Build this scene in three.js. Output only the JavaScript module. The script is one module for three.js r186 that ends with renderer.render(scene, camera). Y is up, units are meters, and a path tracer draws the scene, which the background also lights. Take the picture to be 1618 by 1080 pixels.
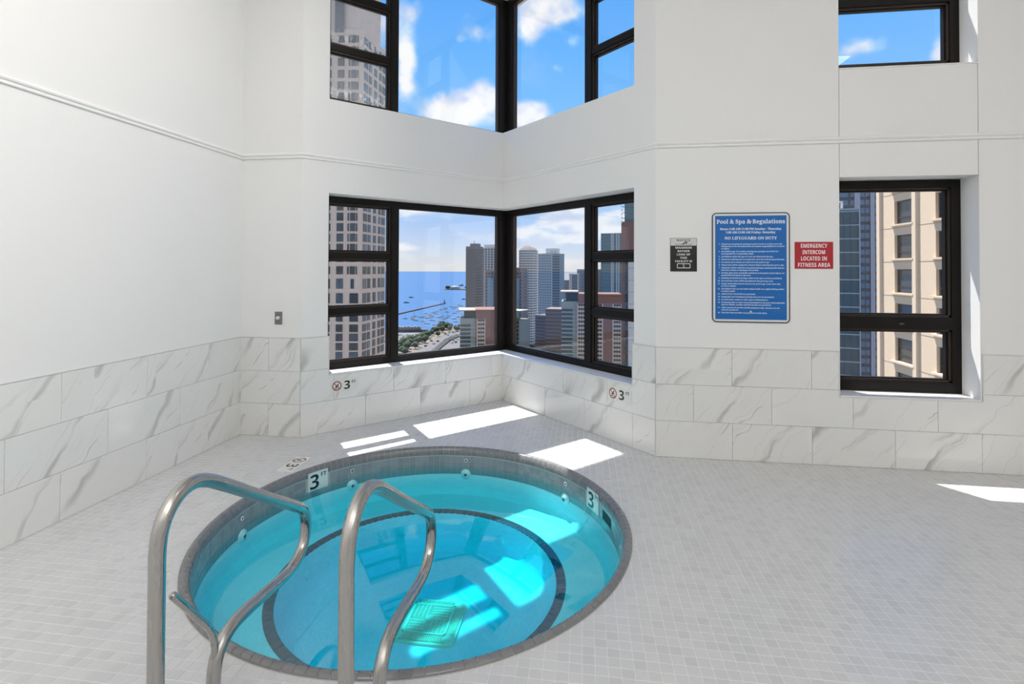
import * as THREE from 'three';
import { mergeGeometries } from 'three/addons/utils/BufferGeometryUtils.js';
import { RectAreaLightUniformsLib } from 'three/addons/lights/RectAreaLightUniformsLib.js';
import { RoundedBoxGeometry } from 'three/addons/geometries/RoundedBoxGeometry.js';

// ------------------------------------------------------------------ camera, sky, sun, exposure
const W = 1618, HH = 1080, F = 818.66, CY = 412.2, EYE = 1.57;
const YAW = 0.1391, PITCH = 0.0133, ROLL = 0.0037;
const scene = new THREE.Scene();
const camera = new THREE.PerspectiveCamera(2 * Math.atan(HH / 2 / F) * 180 / Math.PI, W / HH, 0.05, 40000);
camera.position.set(0, EYE, 0);
const V = (x, y, z) => new THREE.Vector3(x, y, z);
const camRight = V(0, 0, 0), camUp = V(0, 0, 0), camFwd = V(0, 0, 0);
{
  const c = Math.cos(YAW), s = Math.sin(YAW), cp = Math.cos(PITCH), sp = Math.sin(PITCH), cr = Math.cos(ROLL), sr = Math.sin(ROLL);
  const right = V(c, 0, -s), up = V(0, 1, 0), fwd = V(-s, 0, -c);
  const up2 = up.clone().multiplyScalar(cp).addScaledVector(fwd, -sp), fwd2 = fwd.clone().multiplyScalar(cp).addScaledVector(up, sp);
  camRight.copy(right).multiplyScalar(cr).addScaledVector(up2, sr);
  camUp.copy(up2).multiplyScalar(cr).addScaledVector(right, -sr);
  camFwd.copy(fwd2);
  camera.quaternion.setFromRotationMatrix(new THREE.Matrix4().makeBasis(camRight, camUp, camFwd.clone().negate()));
}
camera.setViewOffset(W, HH, 0, HH / 2 - CY, W, HH);
const ray = (px, py) => camFwd.clone().addScaledVector(camRight, (px - W / 2) / F).addScaledVector(camUp, -(py - CY) / F);
const at = (px, py, depth) => ray(px, py).multiplyScalar(depth).add(V(0, EYE, 0));           // a pixel and a distance along the lens axis
const onPlane = (px, py, axis, value) => { const r = ray(px, py), o = V(0, EYE, 0); return o.addScaledVector(r, (value - o[axis]) / r[axis]); };

const SUN_TOWARDS = V(-0.308, 1, -0.399).normalize();
const sun = new THREE.DirectionalLight(new THREE.Color(1, 0.97, 0.92), 9);
sun.name = 'sun';
sun.position.copy(SUN_TOWARDS).multiplyScalar(60);
sun.castShadow = true;
sun.shadow.mapSize.set(4096, 4096);
Object.assign(sun.shadow.camera, { left: -14, right: 14, top: 14, bottom: -14, near: 1, far: 160 });
scene.add(sun, sun.target);

const renderer = new THREE.WebGLRenderer({ antialias: true });
renderer.toneMapping = THREE.LinearToneMapping;
renderer.toneMappingExposure = 1.0;
renderer.shadowMap.enabled = true;
RectAreaLightUniformsLib.init();

// ------------------------------------------------------------------ noise
function rng(seed) { let a = seed >>> 0; return () => { a = (a + 0x6d2b79f5) | 0; let t = Math.imul(a ^ (a >>> 15), 1 | a); t = (t + Math.imul(t ^ (t >>> 7), 61 | t)) ^ t; return ((t ^ (t >>> 14)) >>> 0) / 4294967296; }; }
const LAT = 256, lattice = new Float32Array(LAT * LAT); { const r = rng(7); for (let i = 0; i < lattice.length; i++) lattice[i] = r(); }
function vnoise(x, y) {
  const ix = Math.floor(x), iy = Math.floor(y), fx = x - ix, fy = y - iy, u = fx * fx * (3 - 2 * fx), v = fy * fy * (3 - 2 * fy);
  const a = (iy & 255) * LAT, b = ((iy + 1) & 255) * LAT, c = ix & 255, d = (ix + 1) & 255;
  const p = lattice[a + c], q = lattice[a + d], r = lattice[b + c], s = lattice[b + d];
  return p + (q - p) * u + (r - p + (p - q - r + s) * u) * v;
}
function fbm(x, y, n) { let s = 0, a = 0.5, t = 0; for (let i = 0; i < n; i++) { s += a * vnoise(x, y); t += a; x = x * 2.03 + 17.3; y = y * 2.03 + 9.1; a *= 0.5; } return s / t; }
const sstep = (a, b, x) => { const t = Math.min(1, Math.max(0, (x - a) / (b - a))); return t * t * (3 - 2 * t); };
const mixc = (a, b, t) => [a[0] + (b[0] - a[0]) * t, a[1] + (b[1] - a[1]) * t, a[2] + (b[2] - a[2]) * t];

// ------------------------------------------------------------------ sky: blue air and summer clouds, all the way round
{
  const SW = 4096, SH = 2048, data = new Uint8Array(SW * SH * 4);
  const stops = [[-90, [214, 222, 232]], [0, [216, 224, 234]], [2, [206, 221, 242]], [5, [176, 206, 248]], [9, [158, 206, 254]], [15, [136, 197, 255]], [22, [112, 184, 255]], [30, [88, 168, 253]], [45, [62, 142, 244]], [90, [44, 112, 224]]];
  const base = (e) => { for (let i = 1; i < stops.length; i++) if (e <= stops[i][0]) return mixc(stops[i - 1][1], stops[i][1], (e - stops[i - 1][0]) / (stops[i][0] - stops[i - 1][0])); return stops.at(-1)[1]; };
  const blobs = [];                                                                 // azimuth, elevation, half width, half height (radians), weight
  const seen = (px, py, rx, ry, w) => { const d = ray(px, py).normalize(); blobs.push([Math.atan2(d.z, d.x), Math.asin(d.y), rx / F, ry / F, w]); };
  seen(735, 178, 62, 38, 1.15); seen(765, 150, 26, 24, 0.9); seen(690, 178, 36, 22, 0.8); seen(645, 60, 20, 46, 1.0); seen(640, 130, 16, 40, 0.75); seen(603, 40, 22, 34, 0.9);
  seen(748, 52, 24, 16, 0.72); seen(725, 62, 14, 7, 0.45); seen(862, 10, 62, 34, 1.15); seen(838, 48, 22, 24, 0.8); seen(908, 66, 20, 13, 0.75); seen(884, 107, 20, 9, 0.5); seen(850, 103, 14, 6, 0.42);
  seen(826, 184, 28, 24, 0.95); seen(852, 182, 14, 14, 0.6); seen(1362, 74, 22, 10, 0.5); seen(1490, 84, 18, 20, 0.95); seen(1385, 4, 36, 8, 0.45);
  const r = rng(21), inView = (a, e) => { const d = V(Math.cos(a) * Math.cos(e), Math.sin(e), Math.sin(a) * Math.cos(e)); return d.dot(camFwd) > 0.6; };
  for (let i = 0; i < 190; i++) { const a = (r() * 2 - 1) * Math.PI, e = (9 + 60 * r() * r()) * Math.PI / 180, k = 0.5 + r(); if (!inView(a, e)) blobs.push([a, e, 0.075 * k / Math.max(0.4, Math.cos(e)), 0.04 * k, 0.55 + 0.65 * r()]); }
  const bins = Array.from({ length: 128 }, () => []);
  for (const b of blobs) for (let k = 0; k < 128; k++) { let da = (k + 0.5) / 128 * 2 * Math.PI - Math.PI - b[0]; da = Math.atan2(Math.sin(da), Math.cos(da)); if (Math.abs(da) < b[2] * 2.6 + 0.05) bins[k].push(b); }
  for (let row = 0; row < SH; row++) {
    const el = ((row + 0.5) / SH - 0.5) * Math.PI, ed = el * 180 / Math.PI, air = base(ed);
    for (let col = 0; col < SW; col++) {
      const o = (row * SW + col) * 4;
      let c = air;
      if (ed > -0.2 && ed < 75) {
        const az = ((col + 0.5) / SW * 2 - 1) * Math.PI;
        let dens = 0, body = 0;
        for (const b of bins[(col * 128 / SW) | 0]) { let da = az - b[0]; if (da > Math.PI) da -= 2 * Math.PI; if (da < -Math.PI) da += 2 * Math.PI; const x = da / b[2], y = (el - b[1]) / b[3], q = x * x + y * y; if (q < 6.5) dens += b[4] * Math.exp(-q); }
        const ring = Math.abs(az) / Math.PI, fade = sstep(1, 0.97, ring);                    // the noise wraps round
        const nx = (az * fade) * 14, ny = el * 14;
        if (dens > 0.06) {
          const n = fbm(nx * 1.5 + 3, ny * 1.7, 7) - 0.5;
          body = sstep(0.26, 1.0, dens + n * 1.5);
          const shade = sstep(0.3, 0.75, fbm(nx * 1.9 + 40, ny * 1.9 - 0.5, 4) + 0.25 * (dens - 0.6));
          c = mixc(c, mixc([204, 217, 246], [252, 252, 254], shade), Math.min(1, body));
        }
        if (ed < 12.5) {
          const n = fbm(nx * 0.75 + 90, ny * 2.3 + 5, 5), low = sstep(0.4, 0.62, n) * sstep(12.5, 6, ed) * 0.85;
          const tone = fbm(nx * 1.3 + 140, ny * 3 + 50, 4);
          c = mixc(c, mixc([214, 224, 244], [250, 250, 252], sstep(0.35, 0.6, tone)), low);
          c = mixc(c, [226, 227, 229], sstep(2.6, -0.2, ed) * 0.75);
        }
      } else if (ed <= -0.2) c = [222, 226, 231];
      data[o] = c[0]; data[o + 1] = c[1]; data[o + 2] = c[2]; data[o + 3] = 255;
    }
  }
  const t = new THREE.DataTexture(data, SW, SH);
  t.colorSpace = THREE.SRGBColorSpace; t.mapping = THREE.EquirectangularReflectionMapping; t.magFilter = THREE.LinearFilter; t.needsUpdate = true;
  scene.background = t;
  scene.backgroundIntensity = 1.04;
}

// ------------------------------------------------------------------ helpers for building
const taken = new Map();
function numbered(name) { const n = taken.get(name) ?? 0; taken.set(name, n + 1); return n ? name + '_' + String(n).padStart(3, '0') : name; }
function lit(o) { o.castShadow = true; o.receiveShadow = true; return o; }
function mesh(name, geometry, material, parent) { const m = lit(new THREE.Mesh(geometry, material)); m.name = parent === scene ? numbered(name) : name; parent.add(m); return m; }
function part(name, geometry, material, parent, label) { const m = mesh(name, geometry, material, parent); if (label) m.userData.label = label; return m; }
function thing(name, label, category, pos = [0, 0, 0], group) { const g = new THREE.Group(); g.name = numbered(name); g.position.set(...pos); g.userData = { label, category }; if (group) g.userData.group = group; scene.add(g); return g; }
function tag(o, label, category, group) { o.userData.label = label; o.userData.category = category; if (group) o.userData.group = group; return o; }
function structure(name, label, geometry, material) { const o = geometry ? lit(new THREE.Mesh(geometry, material)) : new THREE.Group(); o.name = name; o.userData = { kind: 'structure', label }; scene.add(o); return o; }
const box = (w, h, d, x = 0, y = 0, z = 0) => new THREE.BoxGeometry(w, h, d).translate(x, y, z);
const lin = (r, g, b) => new THREE.Color().setRGB(r, g, b);
const std = (o) => new THREE.MeshStandardMaterial(o), phys = (o) => new THREE.MeshPhysicalMaterial(o);

function texture(w, h, fn, srgb) {
  const data = new Uint8Array(w * h * 4);
  for (let y = 0; y < h; y++) for (let x = 0; x < w; x++) { const c = fn(x / w, y / h, x, y), o = (y * w + x) * 4; data[o] = c[0]; data[o + 1] = c[1]; data[o + 2] = c[2]; data[o + 3] = 255; }
  const t = new THREE.DataTexture(data, w, h);
  t.wrapS = t.wrapT = THREE.RepeatWrapping; t.magFilter = THREE.LinearFilter; if (srgb) t.colorSpace = THREE.SRGBColorSpace; t.needsUpdate = true;
  return t;
}
// tileable noise: the lattice repeats every 256 cells, so whole multiples of 1/256 wrap by themselves
const tnoise = (u, v, cells, n) => { let s = 0, a = 0.5, t = 0, c = cells; for (let i = 0; i < n; i++) { const x = u * c, y = v * c, ix = Math.floor(x), iy = Math.floor(y), fx = x - ix, fy = y - iy, p = fx * fx * (3 - 2 * fx), q = fy * fy * (3 - 2 * fy); const g = (a_, b_) => lattice[((b_ % c + c) % c + i * 37 & 255) * LAT + ((a_ % c + c) % c + i * 91 & 255)]; const A = g(ix, iy), B = g(ix + 1, iy), C = g(ix, iy + 1), D = g(ix + 1, iy + 1); s += a * (A + (B - A) * p + (C - A + (A - B - C + D) * p) * q); t += a; a *= 0.5; c *= 2; } return s / t; };
function canvasMap(w, h, draw) { const c = document.createElement('canvas'); c.width = w; c.height = h; draw(c.getContext('2d'), w, h); const t = new THREE.CanvasTexture(c); t.colorSpace = THREE.SRGBColorSpace; t.magFilter = THREE.LinearFilter; return t; }

// ------------------------------------------------------------------ materials of the room
const plasterBump = texture(512, 512, (u, v) => { const n = 255 * tnoise(u, v, 64, 3); return [n, n, n]; });
plasterBump.repeat.set(1.6, 1.6);
const plaster = std({ color: lin(0.82, 0.82, 0.815), roughness: 0.62, bumpMap: plasterBump, bumpScale: 0.0006 });
const paintedTrim = std({ color: lin(0.86, 0.86, 0.85), roughness: 0.45 });
const sillWhite = std({ color: lin(0.84, 0.84, 0.83), roughness: 0.3 });
const marbleMap = texture(2048, 1024, (u, v) => {
  const X = u * 2.44, Y = v * 1.22;
  let d = X * 0.78 - Y * 0.62, e = X * 0.62 + Y * 0.78;                                          // veins run up to the right
  const wx = (fbm(X * 2.2 + 5, Y * 2.2 + 31, 4) - 0.5), wy = (fbm(X * 5 + 50, Y * 5 + 3, 4) - 0.5);
  d += wx * 0.26 + wy * 0.05;
  const vein = (freq, off, width, seed) => { const p = d * freq + off, c = Math.abs(p - Math.round(p)) / freq; return sstep(width, 0, c) * sstep(0.42, 0.66, fbm(e * 1.1 + seed, Math.round(p) * 7.7 + seed, 3)); };
  const streak = fbm(d * 26 + 9, e * 3.2, 4), soft = (vein(1.9, 0.1, 0.075, 11) + 0.7 * vein(2.7, 0.45, 0.04, 131)) * sstep(0.3, 0.62, streak), fine = vein(3.3, 0.37, 0.006, 45) * sstep(0.32, 0.55, fbm(e * 9, 40, 3)), hair = vein(5.9, 0.71, 0.003, 78);
  const cloud = (fbm(X * 3 + 200, Y * 3 + 10, 4) - 0.5) * 7, g = 228 + cloud - soft * 50 - fine * 46 - hair * 22;
  return [g + 0.5, g + 1, g - 1 - 2 * soft];
}, true);
const tileMarble = phys({ map: marbleMap, roughness: 0.1, ior: 1.5, specularIntensity: 0.9 });
const groutWall = std({ color: lin(0.42, 0.42, 0.4), roughness: 0.9 });
const edgeTrim = std({ color: lin(0.7, 0.71, 0.72), roughness: 0.28, metalness: 0.55 });
const bronze = phys({ color: lin(0.009, 0.0075, 0.0065), roughness: 0.45, specularIntensity: 0.4 });
const bronzeBead = phys({ color: lin(0.035, 0.024, 0.018), roughness: 0.35, specularIntensity: 0.6 });
const ADDED_WASH = 21;                                                                   // brightness of the added spotlights that lift the long wall
const FILL_LAMP = 6.9;                                                                  // brightness of the added ceiling fill panels
const paneGlass = phys({ color: lin(0.97, 0.98, 0.98), roughness: 0, transmission: 1, thickness: 0, ior: 1.5, transparent: false });

// ------------------------------------------------------------------ the room: plan, walls with real openings
const XL = -3.2073, ZB = -4.4899, XBL = -2.6004, XBR = 0.5943, XAP = -0.9734, ZAP = -6.122, XR = 6.4, ZF = 3.0, CEIL = 5.45, THICK = 0.4;
const ROW = [0, 0.3008, 0.6045, 0.9108];
const RECESS = 0.2;
function wallFrame(ax, az, bx, bz, out, k0, k1) {
  const L = Math.hypot(bx - ax, bz - az), u = V((bx - ax) / L, 0, (bz - az) / L), n = V(u.z, 0, -u.x);
  if (n.x * out[0] + n.z * out[1] < 0) n.negate();
  const A = V(ax, 0, az), flip = V(0, 0, 0).crossVectors(u, V(0, 1, 0)).dot(n) < 0;
  const map = (s, h, w) => A.clone().addScaledVector(u, s + w * (Math.abs(s) < 1e-5 ? k0 : Math.abs(s - L) < 1e-5 ? k1 : 0)).addScaledVector(n, w).setY(h);
  return { A, u, n, L, k0, k1, flip, map };
}
const KA = 1.022, KB = 0.414;
const FR = {
  left: wallFrame(XL, ZF, XL, ZB, [-1, 0], -1, 1),
  backLeft: wallFrame(XL, ZB, XBL, ZB, [0, -1], -1, -KB),
  bayLeft: wallFrame(XBL, ZB, XAP, ZAP, [-1, -1], KB, KA),
  bayRight: wallFrame(XBR, ZB, XAP, ZAP, [1, -1], KB, KA),
  backRight: wallFrame(XBR, ZB, XR, ZB, [0, -1], KB, 1),
  right: wallFrame(XR, ZB, XR, ZF, [1, 0], -1, 1),
  front: wallFrame(XL, ZF, XR, ZF, [0, 1], -1, 1),
};
// geometry given in (along, height, outward) of a wall, taken to the world
function place(fr, g) {
  const p = g.attributes.position;
  for (let i = 0; i < p.count; i++) { const q = fr.map(p.getX(i), p.getY(i), p.getZ(i)); p.setXYZ(i, q.x, q.y, q.z); }
  if (fr.flip) {
    if (g.index) { const a = g.index.array; for (let i = 0; i < a.length; i += 3) { const t = a[i + 1]; a[i + 1] = a[i + 2]; a[i + 2] = t; } }
    else for (const name of Object.keys(g.attributes)) { const a = g.attributes[name], n = a.itemSize; for (let i = 0; i < a.count; i += 3) for (let c = 0; c < n; c++) { const j = (i + 1) * n + c, k = (i + 2) * n + c, t = a.array[j]; a.array[j] = a.array[k]; a.array[k] = t; } }
  }
  g.computeVertexNormals();
  return g;
}
const wbox = (fr, s0, s1, h0, h1, w0, w1) => place(fr, new THREE.BoxGeometry(s1 - s0, h1 - h0, w1 - w0).translate((s0 + s1) / 2, (h0 + h1) / 2, (w0 + w1) / 2));
const poly = (pts) => new THREE.Shape(pts.map(([x, y]) => new THREE.Vector2(x, y)));
const extruded = (shape, depth) => new THREE.ExtrudeGeometry(shape, { depth, bevelEnabled: false, curveSegments: 48 });
const rect = (a, b, c, d) => poly([[a, c], [b, c], [b, d], [a, d]]);
const BASE = -0.02;
const bayShape = (L, e) => poly([[0, BASE], [L, BASE], [L, 0.548], [e, 0.548], [e, 2.283], [L, 2.283], [L, 3.187], [e, 3.187], [e, 4.93], [L, 4.93], [L, CEIL], [0, CEIL]]);
const LE = 0.246, RE = 0.236;                                                   // where the bay windows begin along their walls
const RWX0 = 2.03 - XBR, RWX1 = 3.04 - XBR;
const walls = {};
walls.left = structure('wall_left', 'long white plaster wall with a marble tile wainscot beside the spa', place(FR.left, extruded(rect(0, FR.left.L, BASE, CEIL), THICK)), plaster);
walls.backLeft = structure('wall_back_left', 'narrow white wall strip with the grey switch plate', place(FR.backLeft, extruded(rect(0, FR.backLeft.L, BASE, CEIL), THICK)), plaster);
walls.bayLeft = structure('wall_bay_left', 'white bay wall with the windows that look onto the lake', place(FR.bayLeft, extruded(bayShape(FR.bayLeft.L, LE), THICK)), plaster);
walls.bayRight = structure('wall_bay_right', 'white bay wall with the windows that look onto the towers', place(FR.bayRight, extruded(bayShape(FR.bayRight.L, RE), THICK)), plaster);
{
  const s = rect(0, FR.backRight.L, BASE, CEIL);
  s.holes.push(rect(RWX0, RWX1, 0.555, 4.93));
  walls.backRight = structure('wall_back_right', 'white wall that carries the three pool signs', place(FR.backRight, extruded(s, THICK)), plaster);
  part('spandrel_panel', mergeGeometries([wbox(FR.backRight, RWX0 + 0.004, RWX1 - 0.004, 2.31, 3.187, 0.001, 0.06), wbox(FR.backRight, RWX0 + 0.0005, RWX1 - 0.0005, 2.311, 3.186, 0.06, THICK)]), plaster, walls.backRight, 'flush white infill panel between two windows with thin open joints');
}
walls.right = structure('wall_right', 'plain white wall on the far side of the pool hall', place(FR.right, extruded(rect(0, FR.right.L, BASE, CEIL), THICK)), plaster);
walls.front = structure('wall_front', 'plain white wall facing the bay windows', place(FR.front, extruded(rect(0, FR.front.L, BASE, CEIL), THICK)), plaster);
const plan = [[XL, ZF], [XL, ZB], [XBL, ZB], [XAP, ZAP], [XBR, ZB], [XR, ZB], [XR, ZF]];
const SPX = -1.0086, SPZ = -3.162, ROUT = 1.285, RIN = 1.225;                      // the spa: centre, outer edge of coping, inner wall
{
  const outer = [[XL - 0.4, ZF + 0.4], [XL - 0.4, ZB - 0.4], [XBL - 0.17, ZB - 0.4], [XAP, ZAP - 0.57], [XBR + 0.17, ZB - 0.4], [XR + 0.4, ZB - 0.4], [XR + 0.4, ZF + 0.4]];
  const flat = (y, h, hole) => { const s = poly(outer.map(([x, z]) => [x, -z])); if (hole) { const c = new THREE.Path(); c.absarc(SPX, -SPZ, hole, 0, Math.PI * 2, true); s.holes.push(c); } return new THREE.ExtrudeGeometry(s, { depth: h, bevelEnabled: false, curveSegments: 96 }).rotateX(-Math.PI / 2).translate(0, y, 0); };
  walls.ceiling = structure('ceiling', 'white ceiling with added fill light panels', flat(CEIL, 0.3), plaster);
  walls.floor = structure('floor', 'floor of small square grey mosaic tiles with pale joints', flat(-0.3, 0.2988, 1.27), std({ color: lin(0.74, 0.74, 0.72), roughness: 0.9 }));
}

// ------------------------------------------------------------------ marble wainscot, tile by tile
const tileRand = rng(99);
function wallTile(wall, fr, pts) {
  // a plate with a small chamfer: its outline shrunk by a millimetre in front
  const out = poly(pts), g = new THREE.ExtrudeGeometry(out, { depth: 0.0065, bevelEnabled: true, bevelThickness: 0.0012, bevelSize: 0.0012, bevelOffset: -0.0014, bevelSegments: 1 });
  const p = g.attributes.position, uv = g.attributes.uv, ou = tileRand() * 2.44, ov = tileRand() * 1.22, flipU = tileRand() < 0.5 ? -1 : 1;
  for (let i = 0; i < p.count; i++) { const s = p.getX(i), h = p.getY(i), z = p.getZ(i); uv.setXY(i, (s * (fr.flip ? 1 : -1) + ou) / 2.44, (h + ov) / 1.22); p.setZ(i, -0.0012 - z + 0.0005); }
  // depth was mirrored inward, so turn the faces round
  for (const name of Object.keys(g.attributes)) { const a = g.attributes[name], n = a.itemSize; for (let i = 0; i < a.count; i += 3) for (let c = 0; c < n; c++) { const j = (i + 1) * n + c, k = (i + 2) * n + c, t = a.array[j]; a.array[j] = a.array[k]; a.array[k] = t; } }
  const q = { ...fr, map: (s, h, w) => fr.A.clone().addScaledVector(fr.u, s).addScaledVector(fr.n, w).setY(h) };
  return part('wall_tile', place(q, g), tileMarble, wall);
}
function tileRow(key, row, joints, notch) {
  const fr = FR[key], J = 0.0009, h0 = ROW[row] + J, h1 = ROW[row + 1] - J;
  for (let i = 0; i + 1 < joints.length; i++) {
    const s0 = joints[i] + J, s1 = joints[i + 1] - J;
    if (s1 - s0 < 0.008) continue;
    let pts = [[s0, h0], [s1, h0], [s1, h1], [s0, h1]];
    if (notch && h1 > notch[2]) {
      const [a, b, c] = notch, l = s0 < a - 0.002, r = s1 > b + 0.002, meets = s1 > a && s0 < b;
      if (meets) {
        if (c - h0 < 0.004 && !l && !r) continue;
        if (!l && !r) pts = [[s0, h0], [s1, h0], [s1, c], [s0, c]];
        else if (l && !r) pts = c > h0 ? [[s0, h0], [s1, h0], [s1, c], [a, c], [a, h1], [s0, h1]] : [[s0, h0], [a, h0], [a, h1], [s0, h1]];
        else if (!l && r) pts = c > h0 ? [[s0, h0], [s1, h0], [s1, h1], [b, h1], [b, c], [s0, c]] : [[b, h0], [s1, h0], [s1, h1], [b, h1]];
        else pts = [[s0, h0], [s1, h0], [s1, h1], [b, h1], [b, c], [a, c], [a, h1], [s0, h1]];
      }
    }
    wallTile(walls[key], fr, pts);
  }
}
const steps = (first, pitch, from, to) => { const a = []; let s = first; while (s - pitch > from + 0.01) s -= pitch; for (; s < to - 0.01; s += pitch) if (s > from + 0.01) a.push(s); return [from, ...a, to]; };
const TP = 0.6125;
{
  const L = FR.left.L, zs = (z) => ZF - z;
  tileRow('left', 0, steps(zs(-2.7969), 0.6345, 0, L)); tileRow('left', 1, steps(zs(-2.4825), 0.6335, 0, L)); tileRow('left', 2, steps(zs(-2.7969), 0.6345, 0, L));
  const j = -2.9145 - XL, b = FR.backLeft.L;
  tileRow('backLeft', 0, [0, j, b]); tileRow('backLeft', 1, [0, b]); tileRow('backLeft', 2, [0, j, b]);
  const bl = FR.bayLeft.L, br = FR.bayRight.L, nl = [LE + 0.012, 99, 0.54], nr = [RE + 0.012, 99, 0.54];
  tileRow('bayLeft', 0, [0, 0.6211, 1.2278, 1.8496, bl]); tileRow('bayLeft', 1, [0, 0.305, 0.9225, 1.538, 2.1468, bl], nl); tileRow('bayLeft', 2, [0, LE + 0.012], nl);
  tileRow('bayRight', 0, [0, 0.2442, 0.8506, 1.448, 2.05, br]); tileRow('bayRight', 1, [0, 0.55, 1.16, 1.77, br], nr); tileRow('bayRight', 2, [0, RE + 0.012], nr);
  const R = FR.backRight.L, nb = [RWX0 - 0.01, RWX1 + 0.01, 0.547];
  tileRow('backRight', 0, steps(1.2054 - XBR, TP, 0, R)); tileRow('backRight', 1, steps(0.8976 - XBR, TP, 0, R), nb); tileRow('backRight', 2, steps(1.2015 - XBR, TP, 0, R), nb);
}
// metal edge strips that finish the tile
const strip = (key, ...boxes) => part('tile_edge_trim', mergeGeometries(boxes.map((b) => wbox(FR[key], ...b))), edgeTrim, walls[key], 'thin bright metal edge strip');
const TT = ROW[3], D0 = -0.0095;
strip('left', [0, FR.left.L, TT, TT + 0.005, D0, 0.001]);
strip('backLeft', [0, FR.backLeft.L, TT, TT + 0.005, D0, 0.001]);
strip('bayLeft', [0, LE + 0.015, TT, TT + 0.005, D0, 0.001], [LE + 0.011, LE + 0.016, 0.54, TT, D0, 0.001], [LE + 0.011, FR.bayLeft.L - 0.009, 0.539, 0.545, D0, 0.001]);
strip('bayRight', [0, RE + 0.015, TT, TT + 0.005, D0, 0.001], [RE + 0.011, RE + 0.016, 0.54, TT, D0, 0.001], [RE + 0.011, FR.bayRight.L - 0.009, 0.539, 0.545, D0, 0.001]);
strip('backRight', [0, RWX0 - 0.009, TT, TT + 0.005, D0, 0.001], [RWX0 - 0.014, RWX0 - 0.009, 0.547, TT, D0, 0.001], [RWX0 - 0.014, RWX1 + 0.014, 0.547, 0.552, D0, 0.001], [RWX1 + 0.009, RWX1 + 0.014, 0.547, TT, D0, 0.001], [RWX1 + 0.009, FR.backRight.L, TT, TT + 0.005, D0, 0.001]);
// the moulding that runs round the room
{
  const prof = [[0.0005, 2.583], [-0.007, 2.583], [-0.013, 2.588], [-0.013, 2.596], [-0.008, 2.601], [-0.008, 2.605], [-0.018, 2.612], [-0.021, 2.622], [-0.017, 2.631], [-0.011, 2.635], [-0.004, 2.638], [0.0005, 2.638]];
  let n = 0;
  for (const key of ['left', 'backLeft', 'bayLeft', 'bayRight', 'backRight', 'right', 'front']) {
    const fr = FR[key], pos = [], push = (s, p) => { const q = fr.map(s, p[1], p[0]); pos.push(q.x, q.y, q.z); };
    for (let i = 0; i + 1 < prof.length; i++) { const a = prof[i], b = prof[i + 1]; const quad = [[0, a], [fr.L, a], [fr.L, b], [0, a], [fr.L, b], [0, b]]; for (const [s, p] of fr.flip ? quad : [...quad].reverse()) push(s, p); }
    const g = new THREE.BufferGeometry(); g.setAttribute('position', new THREE.Float32BufferAttribute(pos, 3)); g.computeVertexNormals();
    structure('trim_' + ++n, 'narrow white double bead moulding', g, paintedTrim);
  }
}

// ------------------------------------------------------------------ windows: dark bronze frames, one pane to each light
function win(n, label) { return structure('window_' + n, label); }
function frameBar(w, fr, name, s0, s1, h0, h1, d0 = RECESS, d1 = RECESS + 0.085, m = bronze) { return part(name, wbox(fr, s0, s1, h0, h1, d0, d1), m, w); }
function light(w, fr, s0, s1, h0, h1, sash) {                                       // a pane with its glazing beads
  const b = sash ? 0.017 : 0.01, d0 = RECESS + (sash ? 0.012 : 0.024), d1 = RECESS + 0.07;
  part('glazing_bead', mergeGeometries([wbox(fr, s0 - 0.002, s0 + b, h0, h1, d0, d1), wbox(fr, s1 - b, s1 + 0.002, h0, h1, d0, d1), wbox(fr, s0, s1, h0 - 0.002, h0 + b, d0, d1), wbox(fr, s0, s1, h1 - b, h1 + 0.002, d0, d1)]), bronzeBead, w);
  if (sash) part('glazing_gasket', mergeGeometries([wbox(fr, s0 + b, s0 + b + 0.012, h0 + b, h1 - b, d0 + 0.018, d1), wbox(fr, s1 - b - 0.012, s1 - b, h0 + b, h1 - b, d0 + 0.018, d1), wbox(fr, s0 + b, s1 - b, h0 + b, h0 + b + 0.01, d0 + 0.018, d1), wbox(fr, s0 + b, s1 - b, h1 - b - 0.01, h1 - b, d0 + 0.018, d1)]), bronze, w);
  part('pane', place(fr, new THREE.PlaneGeometry(s1 - s0, h1 - h0).translate((s0 + s1) / 2, (h0 + h1) / 2, RECESS + 0.055)), paneGlass, w);
}
const glareFilm = std({ color: lin(0.85, 0.86, 0.87), roughness: 0.9, transparent: true, opacity: 1, alphaMap: texture(256, 256, (u, v) => { const drip = sstep(0.52, 0.7, tnoise(u * 1.0, v * 0.25, 32, 3)) * sstep(0.3, 0.16, v) * sstep(0.02, 0.1, v), a = 0.16 + 0.16 * tnoise(u, v, 8, 3) + 0.5 * drip; const q = 255 * Math.min(0.85, a); return [q, q, q]; }) });  // glare haze painted as a pale film, with drip streaks low down
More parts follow.
